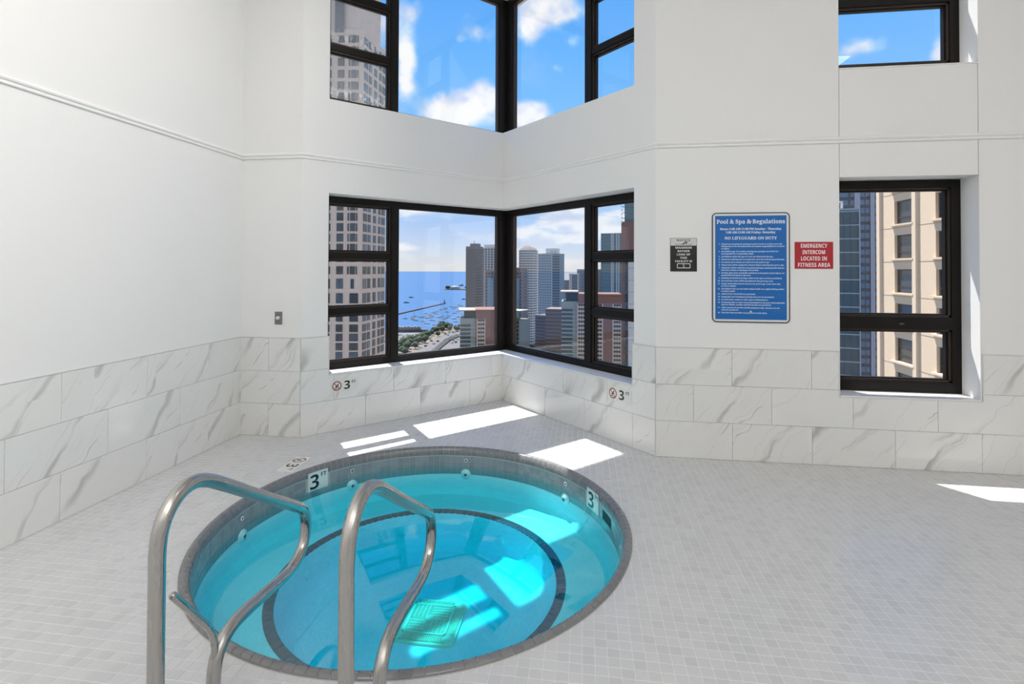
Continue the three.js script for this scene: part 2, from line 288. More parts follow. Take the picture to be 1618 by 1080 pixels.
function bayWindow(n, key, e, mull, post, h0, h1, tr, label) {
  const fr = FR[key], w = win(n, label), L = fr.L, A = RECESS + 0.085;
  const rail = 0.062;
  frameBar(w, fr, 'frame_rail', e, L, h0, h0 + rail); frameBar(w, fr, 'frame_head', e, L, h1 - rail, h1);
  frameBar(w, fr, 'frame_jamb', e, e + 0.05, h0 + rail, h1 - rail);
  frameBar(w, fr, 'mullion', mull, mull + 0.088, h0 + rail, h1 - rail, RECESS - 0.008, A);
  // corner stile: its outer end is mitred at the corner
  { const g = new THREE.BoxGeometry(L - post, h1 - h0 - 2 * rail, 0.085).translate((L + post) / 2, (h0 + h1) / 2, RECESS + 0.0425); part('corner_stile', place(fr, g), bronze, w); part('corner_fillet', wbox(fr, post - 0.012, post, h0 + rail, h1 - rail, RECESS + 0.02, A), bronzeBead, w); }
  for (const t of tr) frameBar(w, fr, 'transom', e + 0.05, mull, t, t + 0.062);
  const hs = [h0 + rail, ...tr.flatMap((t) => [t, t + 0.062]), h1 - rail];
  for (let i = 0; i < hs.length; i += 2) light(w, fr, e + 0.05, mull, hs[i], hs[i + 1], true);
  light(w, fr, mull + 0.088, post - 0.012, h0 + rail, h1 - rail, false);
  if (n === 3) for (let i = 0; i < 4; i += 2) part('painted_glare_film', place(fr, new THREE.PlaneGeometry(mull - e - 0.12, hs[i + 1] - hs[i] - 0.05).translate((mull + e + 0.05) / 2, (hs[i] + hs[i + 1]) / 2, RECESS + 0.0545)), glareFilm, w, 'whitish glare haze painted on the glass with drip streaks');
  if (h0 < 1) part('sill', place(fr, new THREE.BoxGeometry(L - e, 0.008, RECESS + 0.01).translate((L + e) / 2, h0 - 0.003, (RECESS - 0.004) / 2)), sillWhite, w, 'white window sill');
}
bayWindow(1, 'bayLeft', LE, 0.972, 2.405, 0.551, 2.28, [1.096, 1.657], 'dark bronze corner window with the lake and the harbour behind it');
bayWindow(2, 'bayRight', RE, 0.972, 2.375, 0.551, 2.28, [1.096, 1.657], 'dark bronze corner window with the downtown towers behind it');
bayWindow(3, 'bayLeft', LE, 0.955, 2.405, 3.19, 4.925, [3.752, 4.316], 'upper dark bronze corner window with the tall stone tower behind it');
bayWindow(4, 'bayRight', RE, 0.972, 2.375, 3.19, 4.925, [3.752, 4.316], 'upper dark bronze corner window that shows only sky');
function sideWindow(n, h0, h1, t, label) {
  const fr = FR.backRight, w = win(n, label), a = RWX0, b = RWX1, J = 0.07;
  frameBar(w, fr, 'frame_rail', a, b, h0, h0 + 0.085); frameBar(w, fr, 'frame_head', a, b, h1 - 0.06, h1);
  frameBar(w, fr, 'frame_jamb', a, a + J, h0 + 0.085, h1 - 0.06); frameBar(w, fr, 'frame_jamb', b - J, b, h0 + 0.085, h1 - 0.06);
  frameBar(w, fr, 'transom', a + J, b - J, t, t + 0.1, RECESS - 0.006);
  light(w, fr, a + J, b - J, h0 + 0.085, t, true); light(w, fr, a + J, b - J, t + 0.1, h1 - 0.06, true);
  const latch = part('latch', mergeGeometries([new THREE.CylinderGeometry(0.011, 0.013, 0.012, 16).rotateX(Math.PI / 2), box(0.05, 0.012, 0.006, 0.004, 0, -0.004)]), std({ color: lin(0.12, 0.11, 0.1), roughness: 0.25, metalness: 0.8 }), w);
  latch.position.set(2.581, t + 0.045, ZB - RECESS + 0.012);
  part('sill', place(fr, new THREE.BoxGeometry(b - a, 0.008, RECESS + 0.01).translate((a + b) / 2, h0 - 0.003, (RECESS - 0.004) / 2)), sillWhite, w, 'white window sill');
}
sideWindow(5, 0.559, 2.306, 1.077, 'dark bronze window with the cream stone building behind it');
sideWindow(6, 3.19, 4.925, 3.775, 'upper dark bronze window of the flat wall showing blue sky');

// ------------------------------------------------------------------ floor of two inch mosaic
{
  const pitch = 0.0508, gap = 0.0030, half = (pitch - gap) / 2, c = 0.0012;
  const tileGeo = () => { const b = half - c, y1 = -0.0009, pos = [], q = (a, d, e, f) => pos.push(...a, ...d, ...e, ...a, ...e, ...f);
    const T = [[-b, 0, -b], [-b, 0, b], [b, 0, b], [b, 0, -b]], M = [[-half, y1, -half], [-half, y1, half], [half, y1, half], [half, y1, -half]], B = M.map(([x, , z]) => [x, -0.006, z]);
    q(...T); for (let i = 0; i < 4; i++) { const j = (i + 1) % 4; q(T[j], T[i], M[i], M[j]); q(M[j], M[i], B[i], B[j]); }
    const g = new THREE.BufferGeometry(); g.setAttribute('position', new THREE.Float32BufferAttribute(pos, 3)); g.computeVertexNormals(); return g; };
  const geo = tileGeo(), r = rng(5), base = [0.62, 0.622, 0.625];
  const tone = (k) => lin(base[0] * k, base[1] * k, base[2] * k), shades = [0.95, 0.985, 1, 1.01, 1.03], matFor = shades.map((k) => std({ color: tone(k), roughness: 0.26 })), white = std({ color: lin(1, 1, 1), roughness: 0.26 });
  const inside = (x, z, m) => x > XL - m && x < XR + m && z < ZF + m && (z > ZB - m || (Math.abs(x - XAP) < (z - ZAP) * 1.0 + m * 1.5));
  const whole = [], cut = [];
  for (let i = Math.floor(XL / pitch) - 1; i * pitch < XR; i++) for (let j = Math.floor(ZAP / pitch) - 1; j * pitch < ZF; j++) {
    const x = (i + 0.37) * pitch, z = (j + 0.2) * pitch;
    if (!inside(x, z, 0.04)) continue;
    const d = Math.hypot(x - SPX, z - SPZ);
    if (d < ROUT - 0.04) continue;
    if (d < ROUT + 0.04) { cut.push([x, z]); continue; }
    if (Math.abs(x + 0.973) < 0.09 && Math.abs(z + 5.292) < 0.09 && Math.hypot(x + 0.973, z + 5.292) < 0.062) continue;
    const v = V(x, 0, z).sub(V(0, EYE, 0)), dz = v.dot(camFwd), px = W / 2 + F * v.dot(camRight) / dz, py = CY - F * v.dot(camUp) / dz;
    const seen = dz > 0.3 && px > 4 && px < W - 4 && py > 0 && py < HH - 3;
    whole.push({ x, z, key: seen ? v.length() : 1e6, k: Math.floor(r() * 5) });
  }
  whole.sort((a, b) => a.key - b.key);
  for (const t of whole.slice(0, 300)) { const m = part('floor_tile', geo, matFor[t.k], walls.floor); m.position.set(t.x, 0, t.z); }
  const rest = whole.slice(300), inst = lit(new THREE.InstancedMesh(geo, white, rest.length)), M = new THREE.Matrix4();
  rest.forEach((t, i) => { inst.setMatrixAt(i, M.makeTranslation(t.x, 0, t.z)); inst.setColorAt(i, tone(shades[t.k])); });
  inst.name = 'floor_tiles_beyond'; inst.userData.kind = 'stuff'; walls.floor.add(inst);
  // tiles cut along the round coping
  const pos = [];
  for (const [x, z] of cut) {
    let p = [[x - half, z - half], [x - half, z + half], [x + half, z + half], [x + half, z - half]];
    const nx = (x - SPX), nz = (z - SPZ), l = Math.hypot(nx, nz), f = (q) => ((q[0] - SPX) * nx + (q[1] - SPZ) * nz) / l - (ROUT + 0.004), o = [];
    for (let i = 0; i < p.length; i++) { const a = p[i], b = p[(i + 1) % p.length], fa = f(a), fb = f(b); if (fa >= 0) o.push(a); if (fa * fb < 0) { const t = fa / (fa - fb); o.push([a[0] + (b[0] - a[0]) * t, a[1] + (b[1] - a[1]) * t]); } }
    if (o.length < 3) continue;
    for (let i = 1; i + 1 < o.length; i++) for (const q of [o[0], o[i], o[i + 1]]) pos.push(q[0], 0, q[1]);
    for (let i = 0; i < o.length; i++) { const a = o[i], b = o[(i + 1) % o.length]; pos.push(b[0], 0, b[1], a[0], 0, a[1], a[0], -0.006, a[1], b[0], 0, b[1], a[0], -0.006, a[1], b[0], -0.006, b[1]); }
  }
  const cg = new THREE.BufferGeometry(); cg.setAttribute('position', new THREE.Float32BufferAttribute(pos, 3)); cg.computeVertexNormals();
  const cm = part('cut_floor_tiles', cg, matFor[2], walls.floor); cm.userData.kind = 'stuff';
}

// ------------------------------------------------------------------ added fill lamps: unseen flat panels in the ceiling that brighten the room
{
  const frameM = std({ color: lin(0.8, 0.8, 0.8), roughness: 0.4 });
  const spots = [[-1.4, 1.15], [1.4, 1.15], [4.2, 1.15], [-1.4, 2.35], [1.4, 2.35], [4.2, 2.35]];
  const label = 'square white fill light panel added unseen in the ceiling';
  for (const [x, z] of spots) {
    const t = thing('added_fill_panel', label, 'ceiling light', [x, CEIL, z], 'added fill light panels');
    part('diffuser', box(1.16, 0.01, 1.16, 0, -0.012, 0), std({ color: lin(0.8, 0.8, 0.8), emissive: lin(1, 0.99, 0.97), emissiveIntensity: 1.5, roughness: 0.6 }), t);
    part('frame', mergeGeometries([box(1.24, 0.03, 0.04, 0, -0.013, 0.6), box(1.24, 0.03, 0.04, 0, -0.013, -0.6), box(0.04, 0.03, 1.16, 0.6, -0.013, 0), box(0.04, 0.03, 1.16, -0.6, -0.013, 0)]), frameM, t);
    const l = new THREE.RectAreaLight(new THREE.Color(1, 0.965, 0.925), FILL_LAMP, 1.14, 1.14);
    l.name = 'fill_panel_light'; l.position.set(0, -0.022, 0); l.rotation.x = -Math.PI / 2; t.add(l);
  }
}

// unseen ceiling spotlights, added to brighten the long wall
{
  const black = std({ color: lin(0.75, 0.75, 0.75), roughness: 0.4 }), label = 'small white spotlight added unseen to brighten the long wall';
  for (const z of [-2.7, -1.3, 0.3, 1.9]) {
    const t = thing('added_wall_spotlight', label, 'spotlight', [0.9, CEIL, z], 'added wall spotlights');
    const aim = V(XL, 2.95, z - 0.1).sub(V(0.9, CEIL - 0.16, z)).normalize(), q = new THREE.Quaternion().setFromUnitVectors(V(0, -1, 0), aim);
    part('bracket', mergeGeometries([new THREE.CylinderGeometry(0.05, 0.05, 0.02, 24).translate(0, -0.01, 0), new THREE.CylinderGeometry(0.012, 0.012, 0.14, 12).translate(0, -0.08, 0)]), black, t);
    const can = part('lamp_can', new THREE.LatheGeometry([[0.0001, 0.09], [0.06, 0.09], [0.065, 0.08], [0.065, -0.09], [0.06, -0.09], [0.06, 0.07], [0.0001, 0.07]].map(([a, b]) => new THREE.Vector2(a, b)), 28), black, t);
    can.position.set(0, -0.16, 0); can.quaternion.copy(q);
    mesh('added_lamp_glow', new THREE.CylinderGeometry(0.058, 0.058, 0.01, 24).translate(0, -0.07, 0), std({ color: lin(0.8, 0.8, 0.8), emissive: lin(1, 0.99, 0.97), emissiveIntensity: 3 }), can);
    const s = new THREE.SpotLight(new THREE.Color(1, 0.965, 0.925), ADDED_WASH, 0, 0.68, 1, 2);
    s.name = 'added_spot_light'; s.castShadow = true; s.shadow.radius = 3; s.position.set(0.9 + aim.x * 0.11, CEIL - 0.16 + aim.y * 0.11, z + aim.z * 0.11); s.target.position.set(XL, 2.95, z - 0.1);
    scene.add(s, s.target);
  }
}

// the water: its colour comes from its depth, its surface mirrors the windows
const waterMaterial = phys({ name: 'spa_water', color: lin(1, 1, 1), metalness: 1, roughness: 0, transparent: true, opacity: 0.1, thickness: 0.5, attenuationColor: lin(0.085, 0.845, 0.995), attenuationDistance: 0.7 });

// ------------------------------------------------------------------ the round spa
const WATER = -0.13, BENCH = -0.36, DEEP = -0.6;
const RAD = Math.PI / 180;
const ringAt = (deg, r) => [r * Math.sin(deg * RAD), -r * Math.cos(deg * RAD)];                   // 0 degrees points to the bay corner, 90 to the right
const spa = thing('spa_pool', 'round sunken spa with grey tile rim and blue water inside', 'spa', [SPX, 0, SPZ]);
{
  const grain = texture(512, 512, (u, v) => { const n = 232 + 23 * tnoise(u, v, 64, 3); return [n, n, n]; }, true); grain.repeat.set(3, 3);
  const finish = std({ color: lin(0.93, 0.95, 0.97), map: grain, roughness: 0.7 });
  const lathe = (pts, n = 128) => new THREE.LatheGeometry(pts.map(([x, y]) => new THREE.Vector2(x, y)), n);
  part('basin_wall', lathe([[RIN + 0.004, -0.02], [RIN + 0.004, -0.207], [RIN, -0.209], [RIN - 0.004, BENCH + 0.05], [RIN - 0.02, BENCH + 0.016], [RIN - 0.05, BENCH]]), finish, spa);
  part('bench', lathe([[RIN - 0.05, BENCH], [0.9, BENCH]]), finish, spa);
  part('riser', lathe([[0.842, BENCH - 0.004], [0.83, -0.52], [0.815, -0.565], [0.78, -0.592], [0.73, DEEP]]), finish, spa);
  part('basin_floor', lathe([[0.73, DEEP], [0.0001, DEEP]]), finish, spa);
  part('basin_shell', lathe([[RIN + 0.04, -0.02], [RIN + 0.04, -0.75], [0.0001, -0.75]]), std({ color: lin(0.4, 0.4, 0.4), roughness: 0.9 }), spa);
  // dark tile stripe along the edge of the bench
  const navy = std({ color: lin(0.045, 0.06, 0.085), roughness: 0.3 });
  const n1 = 108, stripeGeo = new THREE.LatheGeometry([[0.9, BENCH], [0.9, BENCH + 0.003], [0.845, BENCH + 0.003], [0.842, BENCH - 0.002], [0.842, BENCH - 0.05]].map(([x, y]) => new THREE.Vector2(x, y)), 1, 0, 2 * Math.PI / n1 - 0.0035);
  for (let i = 0; i < n1; i++) part('stripe_tile', stripeGeo, navy, spa).rotation.y = i * 2 * Math.PI / n1;
  // rounded coping pieces
  const rimBase = [0.2, 0.205, 0.21], n2 = 156;
  const prof = [[ROUT, -0.006], [ROUT, 0.003], [1.281, 0.009], [1.272, 0.015], [1.260, 0.0175], [1.248, 0.014], [1.238, 0.004], [1.230, -0.012], [1.2258, -0.028], [RIN, -0.046]];
  const copeGeo = new THREE.LatheGeometry(prof.map(([x, y]) => new THREE.Vector2(x, y)).reverse(), 2, 0, 2 * Math.PI / n2 - 0.0019);
  const r = rng(31), copeM = [0.92, 0.97, 1, 1.04].map((k) => std({ color: lin(rimBase[0] * k, rimBase[1] * k, rimBase[2] * k), roughness: 0.2 }));
  for (let i = 0; i < n2; i++) part('coping_tile', copeGeo, copeM[Math.floor(r() * 4)], spa).rotation.y = i * 2 * Math.PI / n2;
  const groutM = std({ color: lin(0.46, 0.46, 0.45), roughness: 0.9 });
  part('coping_bed', lathe([[RIN + 0.003, -0.05], [RIN + 0.004, -0.03], [1.2405, 0.0005], [1.25, 0.0108], [1.26, 0.0146], [1.271, 0.012], [1.2815, 0.003], [1.2885, -0.0005], [1.2885, -0.02]]), groutM, spa);
  // waterline tile, three rows
  part('waterline_bed', lathe([[RIN + 0.0025, -0.04], [RIN + 0.0025, -0.208]]), groutM, spa);
  const n3 = 151, tp = 0.0508, a = 2 * Math.PI / n3, ta = a - 0.0022;
  const tg = (y0) => new THREE.LatheGeometry([[RIN + 0.0024, y0 - 0.0015], [RIN + 0.0006, y0 - 0.0018], [RIN, y0 - 0.0028], [RIN, y0 - tp + 0.0028], [RIN + 0.0006, y0 - tp + 0.0018], [RIN + 0.0024, y0 - tp + 0.0015]].map(([x, y]) => new THREE.Vector2(x, y)), 1, 0, ta);
  const wl = [0.25, 0.28, 0.3].map((k) => std({ color: lin(k, k * 1.06, k * 1.08), roughness: 0.16 }));
  const M = new THREE.Matrix4(), low = [];
  for (let row = 0; row < 3; row++) {
    const y0 = -0.0535 - row * tp, g = tg(y0);
    for (let i = 0; i < n3; i++) {
      const deg = 180 - ((i + 0.5) * a / RAD), d = ((deg + 540) % 360) - 180;                    // LatheGeometry starts at +z
      if (row < 2 && ((d > -62.6 && d < -54.2) || (d > 56.9 && d < 65.3))) continue;           // where the depth plates sit
      if (row < 2) part('waterline_tile', g, wl[Math.floor(r() * 3)], spa).rotation.y = i * a;
      else low.push(g.clone().applyMatrix4(M.makeRotationY(i * a)));
    }
  }
  const lowM = part('submerged_tiles', mergeGeometries(low), wl[1], spa); lowM.userData.kind = 'stuff';
  // small air holes above the water and jets below it
  const whitePlastic = std({ color: lin(0.8, 0.84, 0.84), roughness: 0.3 }), hole = std({ color: lin(0.01, 0.01, 0.01), roughness: 0.6 });
  const disc = (prof_, m, deg, rr, y, name, label) => { const g = new THREE.LatheGeometry(prof_.map(([x, yy]) => new THREE.Vector2(x, yy)), 28).rotateX(Math.PI / 2), o = part(name, g, m, spa, label); const [x, z] = ringAt(deg, rr); o.position.set(x, y, z); o.rotation.y = -deg * RAD; return o; };
  for (const deg of [-90, -45, 0, 45, 90, 135, -135]) {
    const f = disc([[0.0085, 0.001], [0.0095, 0.004], [0.0135, 0.003], [0.015, 0]], whitePlastic, deg, RIN - 0.0005, -0.088, 'air_inlet', 'small white ring with a dark hole');
    mesh('inlet_hole', new THREE.CircleGeometry(0.009, 20).translate(0, 0, 0.0012), hole, f);
    const j = disc([[0.012, 0.02], [0.02, 0.021], [0.026, 0.012], [0.04, 0.009], [0.043, 0.004], [0.044, 0]], whitePlastic, deg, RIN - 0.001, -0.205, 'jet', 'white plastic jet below the water line');
    mesh('jet_nozzle', new THREE.CircleGeometry(0.0125, 20).translate(0, 0, 0.013), std({ color: lin(0.1, 0.12, 0.13), roughness: 0.5 }), j);
  }
  for (const deg of [-82, -28, 28, 62, 118, -130]) disc([[0.0001, 0.014], [0.012, 0.014], [0.02, 0.012], [0.03, 0.008], [0.034, 0.003], [0.035, 0]], whitePlastic, deg, 0.834, -0.49, 'foot_jet', 'white plastic jet in the riser below the bench');
  // black skimmer slot
  { const slot = new THREE.LatheGeometry([[RIN - 0.002, -0.142], [RIN - 0.0022, -0.078]].map(([x, y]) => new THREE.Vector2(x, y)), 8, (180 - 75.2) * RAD, 7.3 * RAD);
    part('overflow_slot', slot, hole, spa, 'dark rectangular overflow slot at the water line'); }
}
// depth plates on the inner wall
{
  const m = std({ map: canvasMap(512, 448, (c, w, h) => { c.fillStyle = '#dcdfd8'; c.fillRect(0, 0, w, h); c.fillStyle = '#16191a'; c.font = 'bold 420px sans-serif'; c.textBaseline = 'alphabetic'; c.textAlign = 'center'; c.save(); c.translate(175, 405); c.scale(1.12, 1.12); c.fillText('3', 0, 0); c.restore(); c.font = 'bold 138px sans-serif'; c.fillText('FT', 402, 155); }), roughness: 0.2 });
  for (const [a, b] of [[-62.3, -54.5], [57.2, 65]]) {
    const g = new THREE.LatheGeometry([[RIN - 0.002, -0.155], [RIN - 0.002, -0.012]].map(([x, y]) => new THREE.Vector2(x, y)), 10, (180 - b) * RAD, (b - a) * RAD), uv = g.attributes.uv;
    for (let i = 0; i < uv.count; i++) uv.setXY(i, 1 - uv.getX(i), uv.getY(i));
    part('depth_plate', g, m, spa, 'white tile plate reading 3 FT');
  }
}
// water
{
  const body = new THREE.LatheGeometry([[0.0001, WATER], [RIN + 0.02, WATER], [RIN + 0.02, -0.68], [0.0001, -0.68]].map(([x, y]) => new THREE.Vector2(x, y)).reverse(), 128);
  const o = mesh('spa_water', body, waterMaterial, scene);
  o.position.set(SPX, 0, SPZ); o.userData.kind = 'stuff';
  tag(o, 'clear turquoise water filling the round spa', 'water');
}
// drain cover on the bottom
{
  const t = thing('drain_cover', 'cream plastic grille cover on the floor of the spa', 'drain cover', [-0.935, DEEP + 0.0005, -3.1]);
  const cream = std({ color: lin(0.9, 0.84, 0.6), roughness: 0.4 }), under = std({ color: lin(0.88, 0.82, 0.6), roughness: 0.6 });
  const S = 0.195, c = 0.05, rr = (s, k) => { const p = new THREE.Shape(); p.moveTo(-s + k, -s); p.lineTo(s - k, -s); p.quadraticCurveTo(s, -s, s, -s + k); p.lineTo(s, s - k); p.quadraticCurveTo(s, s, s - k, s); p.lineTo(-s + k, s); p.quadraticCurveTo(-s, s, -s, s - k); p.lineTo(-s, -s + k); p.quadraticCurveTo(-s, -s, -s + k, -s); return p; };
  const up = (g, y) => g.rotateX(-Math.PI / 2).translate(0, y, 0);
  part('base_plate', up(new THREE.ExtrudeGeometry(rr(S - 0.004, c), { depth: 0.006, bevelEnabled: false }), 0.001), under, t);
  const rim = rr(S, c); rim.holes.push(new THREE.Path(rr(S - 0.013, c - 0.008).getPoints(8))); part('outer_rim', up(new THREE.ExtrudeGeometry(rim, { depth: 0.012, bevelEnabled: false }), 0.001), cream, t);
  const B = [], I = 0.125;                                                                    // four border fields, then the inner field in four quarters
  for (let i = 0; i < 26; i++) { const x = -0.13 + i * 0.26 / 25; for (const s of [-1, 1]) { B.push(box(0.0045, 0.008, 0.05, x, 0.018, s * 0.157).rotateX(0), box(0.05, 0.008, 0.0045, s * 0.157, 0.018, x)); } }
  part('border_slats', mergeGeometries(B), cream, t);
  const frame = []; for (const s of [-1, 1]) frame.push(box(2 * I + 0.014, 0.012, 0.011, 0, 0.022, s * (I + 0.002)), box(0.011, 0.012, 2 * I + 0.014, s * (I + 0.002), 0.022, 0)); part('inner_frame', mergeGeometries(frame), cream, t);
  const Q = []; for (const sx of [-1, 1]) for (const sz of [-1, 1]) { const across = sx * sz > 0; for (let i = 0; i < 12; i++) { const d = (i + 0.5) * I / 12; Q.push(across ? box(I, 0.007, 0.0042, sx * I / 2, 0.022, sz * d) : box(0.0042, 0.007, I, sx * d, 0.022, sz * I / 2)); } for (let i = 1; i < 5; i++) { const d = i * I / 5; Q.push(across ? box(0.005, 0.008, I, sx * d, 0.022, sz * I / 2) : box(I, 0.008, 0.005, sx * I / 2, 0.022, sz * d)); } }
  part('grille', mergeGeometries(Q), cream, t);
  part('hub', new THREE.CylinderGeometry(0.024, 0.026, 0.012, 24).translate(0, 0.024, 0), cream, t);
  const C = []; for (const sx of [-1, 1]) for (const sz of [-1, 1]) C.push(new THREE.CylinderGeometry(0.03, 0.034, 0.012, 20).translate(sx * 0.152, 0.015, sz * 0.152)); part('corner_boss', mergeGeometries(C), cream, t);
}

// ------------------------------------------------------------------ the two stainless handrails
{
  const wear = texture(512, 512, (u, v) => { const n = 255 * (0.42 + 0.75 * (tnoise(u, v, 8, 4) - 0.5) + 0.25 * (tnoise(u, v, 64, 2) - 0.5)); const q = Math.max(30, Math.min(255, n)); return [q, q, q]; });
  const steel = std({ color: lin(0.46, 0.445, 0.425), metalness: 1, roughness: 0.7, roughnessMap: wear });
  const flangeM = std({ color: lin(0.6, 0.59, 0.57), metalness: 1, roughness: 0.3 });
  // side profile (depth from the camera, height): post, crook, slope, nose, return, front leg
  const prof = [[1.473, -0.002], [1.473, 0.3], [1.473, 0.58], [1.474, 0.68], [1.485, 0.742], [1.515, 0.793], [1.565, 0.828], [1.625, 0.836], [1.69, 0.815], [1.79, 0.757], [1.95, 0.656], [2.13, 0.545], [2.255, 0.468], [2.318, 0.424], [2.346, 0.372], [2.350, 0.318], [2.335, 0.265], [2.30, 0.226], [2.24, 0.2], [2.16, 0.196], [2.03, 0.207], [1.91, 0.216], [1.835, 0.214], [1.783, 0.196], [1.748, 0.160], [1.733, 0.11], [1.731, 0.05], [1.731, -0.002]];
  const tube = (pts, r, n) => new THREE.TubeGeometry(new THREE.CatmullRomCurve3(pts, false, 'centripetal'), n, r, 24, false);
  const rails = [['left', -1.32, 0.012, 'stainless steel handrail with a thin branch welded to its front leg'], ['right', -0.71, -0.022, 'stainless steel handrail without a branch, standing beside the branched one']];
  rails.forEach(([, x, dz, label], i) => {
    const t = thing('spa_handrail', label, 'handrail', [x, 0, -1.473 + dz], 'spa handrails');
    const p = prof.map(([d, y]) => V(0, y, -(d - 1.473)));
    part('rail_tube', tube(p, 0.0241, 220), steel, t);
    for (const d of [0, -0.258]) part('floor_flange', new THREE.LatheGeometry([[0.0245, 0.016], [0.032, 0.015], [0.046, 0.008], [0.05, 0]].map(([a, b]) => new THREE.Vector2(a, b)), 32).translate(0, 0, d), flangeM, t);
    if (i === 0) {
      const b = [V(0, 0.503, -0.066), V(0, 0.43, -0.122), V(0, 0.345, -0.188), V(0, 0.29, -0.229), V(0, 0.252, -0.249), V(0, 0.20, -0.262), V(0, 0.13, -0.2585)];
      const g = part('branch_tube', tube(b, 0.0125, 60), steel, t, 'thin straight tube branching from the front leg');
      mesh('tube_cap', new THREE.SphereGeometry(0.0128, 16, 8).translate(0, 0.503, -0.066), steel, g);
    }
  });
}

// ------------------------------------------------------------------ signs and small fittings
function roundedRect(c, x, y, w, h, r) { c.beginPath(); c.moveTo(x + r, y); c.arcTo(x + w, y, x + w, y + h, r); c.arcTo(x + w, y + h, x, y + h, r); c.arcTo(x, y + h, x, y, r); c.arcTo(x, y, x + w, y, r); c.closePath(); }
function plate(name, label, category, w, h, depth, map, pos, rotY, edge, rough = 0.35, radius = 0) {
  const t = thing(name, label, category, pos);
  t.rotation.y = rotY;
  const s = new THREE.Shape(), R = Math.max(radius, 1e-4);
  s.moveTo(-w / 2 + R, -h / 2); s.lineTo(w / 2 - R, -h / 2); s.absarc(w / 2 - R, -h / 2 + R, R, -Math.PI / 2, 0); s.lineTo(w / 2, h / 2 - R); s.absarc(w / 2 - R, h / 2 - R, R, 0, Math.PI / 2); s.lineTo(-w / 2 + R, h / 2); s.absarc(-w / 2 + R, h / 2 - R, R, Math.PI / 2, Math.PI); s.lineTo(-w / 2, -h / 2 + R); s.absarc(-w / 2 + R, -h / 2 + R, R, Math.PI, Math.PI * 1.5);
  part('board', new THREE.ExtrudeGeometry(s, { depth, bevelEnabled: false, curveSegments: 8 }), std({ color: edge, roughness: 0.5 }), t);
  const g = new THREE.ShapeGeometry(s, 8), uv = g.attributes.uv, p = g.attributes.position;
  for (let i = 0; i < uv.count; i++) uv.setXY(i, p.getX(i) / w + 0.5, p.getY(i) / h + 0.5);
  part('printed_face', g.translate(0, 0, depth + 0.0006), std({ map, roughness: rough }), t);
  return t;
}
// diver struck out in a red ring
function noDiving(c, x, y, r) {
  c.save(); c.translate(x, y); c.strokeStyle = '#26292b'; c.lineWidth = r * 0.2; c.lineCap = 'round';
  c.beginPath(); c.moveTo(r * 0.32, -r * 0.42); c.lineTo(-r * 0.02, r * 0.02); c.lineTo(-r * 0.22, r * 0.5); c.stroke();
  c.lineWidth = r * 0.12; c.beginPath(); c.moveTo(-r * 0.02, r * 0.02); c.lineTo(r * 0.38, r * 0.02); c.moveTo(0, 0); c.lineTo(-r * 0.42, r * 0.12); c.stroke();
  c.lineWidth = r * 0.09; c.beginPath(); c.moveTo(-r * 0.5, r * 0.58); c.quadraticCurveTo(-r * 0.25, r * 0.42, 0, r * 0.58); c.quadraticCurveTo(r * 0.2, r * 0.7, r * 0.4, r * 0.55); c.stroke();
  c.strokeStyle = '#8d1f2a'; c.lineWidth = r * 0.2; c.beginPath(); c.arc(0, 0, r * 0.9, 0, Math.PI * 2); c.stroke(); c.lineWidth = r * 0.15; c.beginPath(); c.moveTo(-r * 0.6, -r * 0.6); c.lineTo(r * 0.6, r * 0.6); c.stroke(); c.restore();
}
const depthMap = (bg, ext) => canvasMap(1024, 420, (c, w, h) => {
  c.fillStyle = bg; c.fillRect(0, 0, w, h); noDiving(c, 230, 215, 165);
  c.fillStyle = '#17191b'; c.textAlign = 'center'; c.textBaseline = 'alphabetic'; c.save(); c.translate(600, 355); c.scale(1.1, 1); c.font = 'bold 400px sans-serif'; c.fillText('3', 0, 0); c.restore(); c.font = 'bold 140px sans-serif'; c.fillText('FT', 835, 175);
  if (ext) { c.font = '44px sans-serif'; c.fillText('NO DIVING', 230, 412); }
});
{
  const put = (key, s0, s1, h0, h1, label) => {
    const fr = FR[key], s = (s0 + s1) / 2, p = fr.map(s, (h0 + h1) / 2, -0.0088), o = plate('depth_marker', label, 'depth marker', s1 - s0, h1 - h0, 0.0012, depthMap('#dfe0da'), [p.x, p.y, p.z], Math.atan2(-fr.n.x, -fr.n.z), lin(0.7, 0.7, 0.68), 0.2);
    return o;
  };
  put('bayLeft', 0.272, 0.548, 0.372, 0.488, 'white no diving 3 FT sticker on marble below the lake window');
  put('bayRight', 0.25, 0.54, 0.372, 0.496, 'white no diving 3 FT sticker on marble below the tower window');
  const t = thing('floor_depth_marker', 'white no diving 3 FT sticker stuck on the floor tiles', 'depth marker', [-2.165, 0.0006, -3.885]);
  const A = onPlane(434, 745, 'y', 0), B = onPlane(461, 745.5, 'y', 0), C = onPlane(494, 722, 'y', 0), D = onPlane(467, 721.5, 'y', 0);
  // local x runs along the writing, from the ring to the number
  const dir = A.clone().sub(D).add(B.clone().sub(C)).multiplyScalar(0.5), len = dir.length(), wid = B.clone().sub(A).length(); dir.normalize();
  t.position.copy(A).add(B).add(C).add(D).multiplyScalar(0.25).setY(0.0006); t.rotation.y = Math.atan2(-dir.z, dir.x);
  part('sticker', new THREE.BoxGeometry(len, 0.001, wid), std({ color: lin(0.7, 0.7, 0.68), roughness: 0.4 }), t);
  part('printed_face', new THREE.PlaneGeometry(len, wid).rotateX(-Math.PI / 2).translate(0, 0.0012, 0), std({ map: depthMap('#e4e3dd', true), roughness: 0.4 }), t);
}
const SIGNZ = ZB + 0.001;
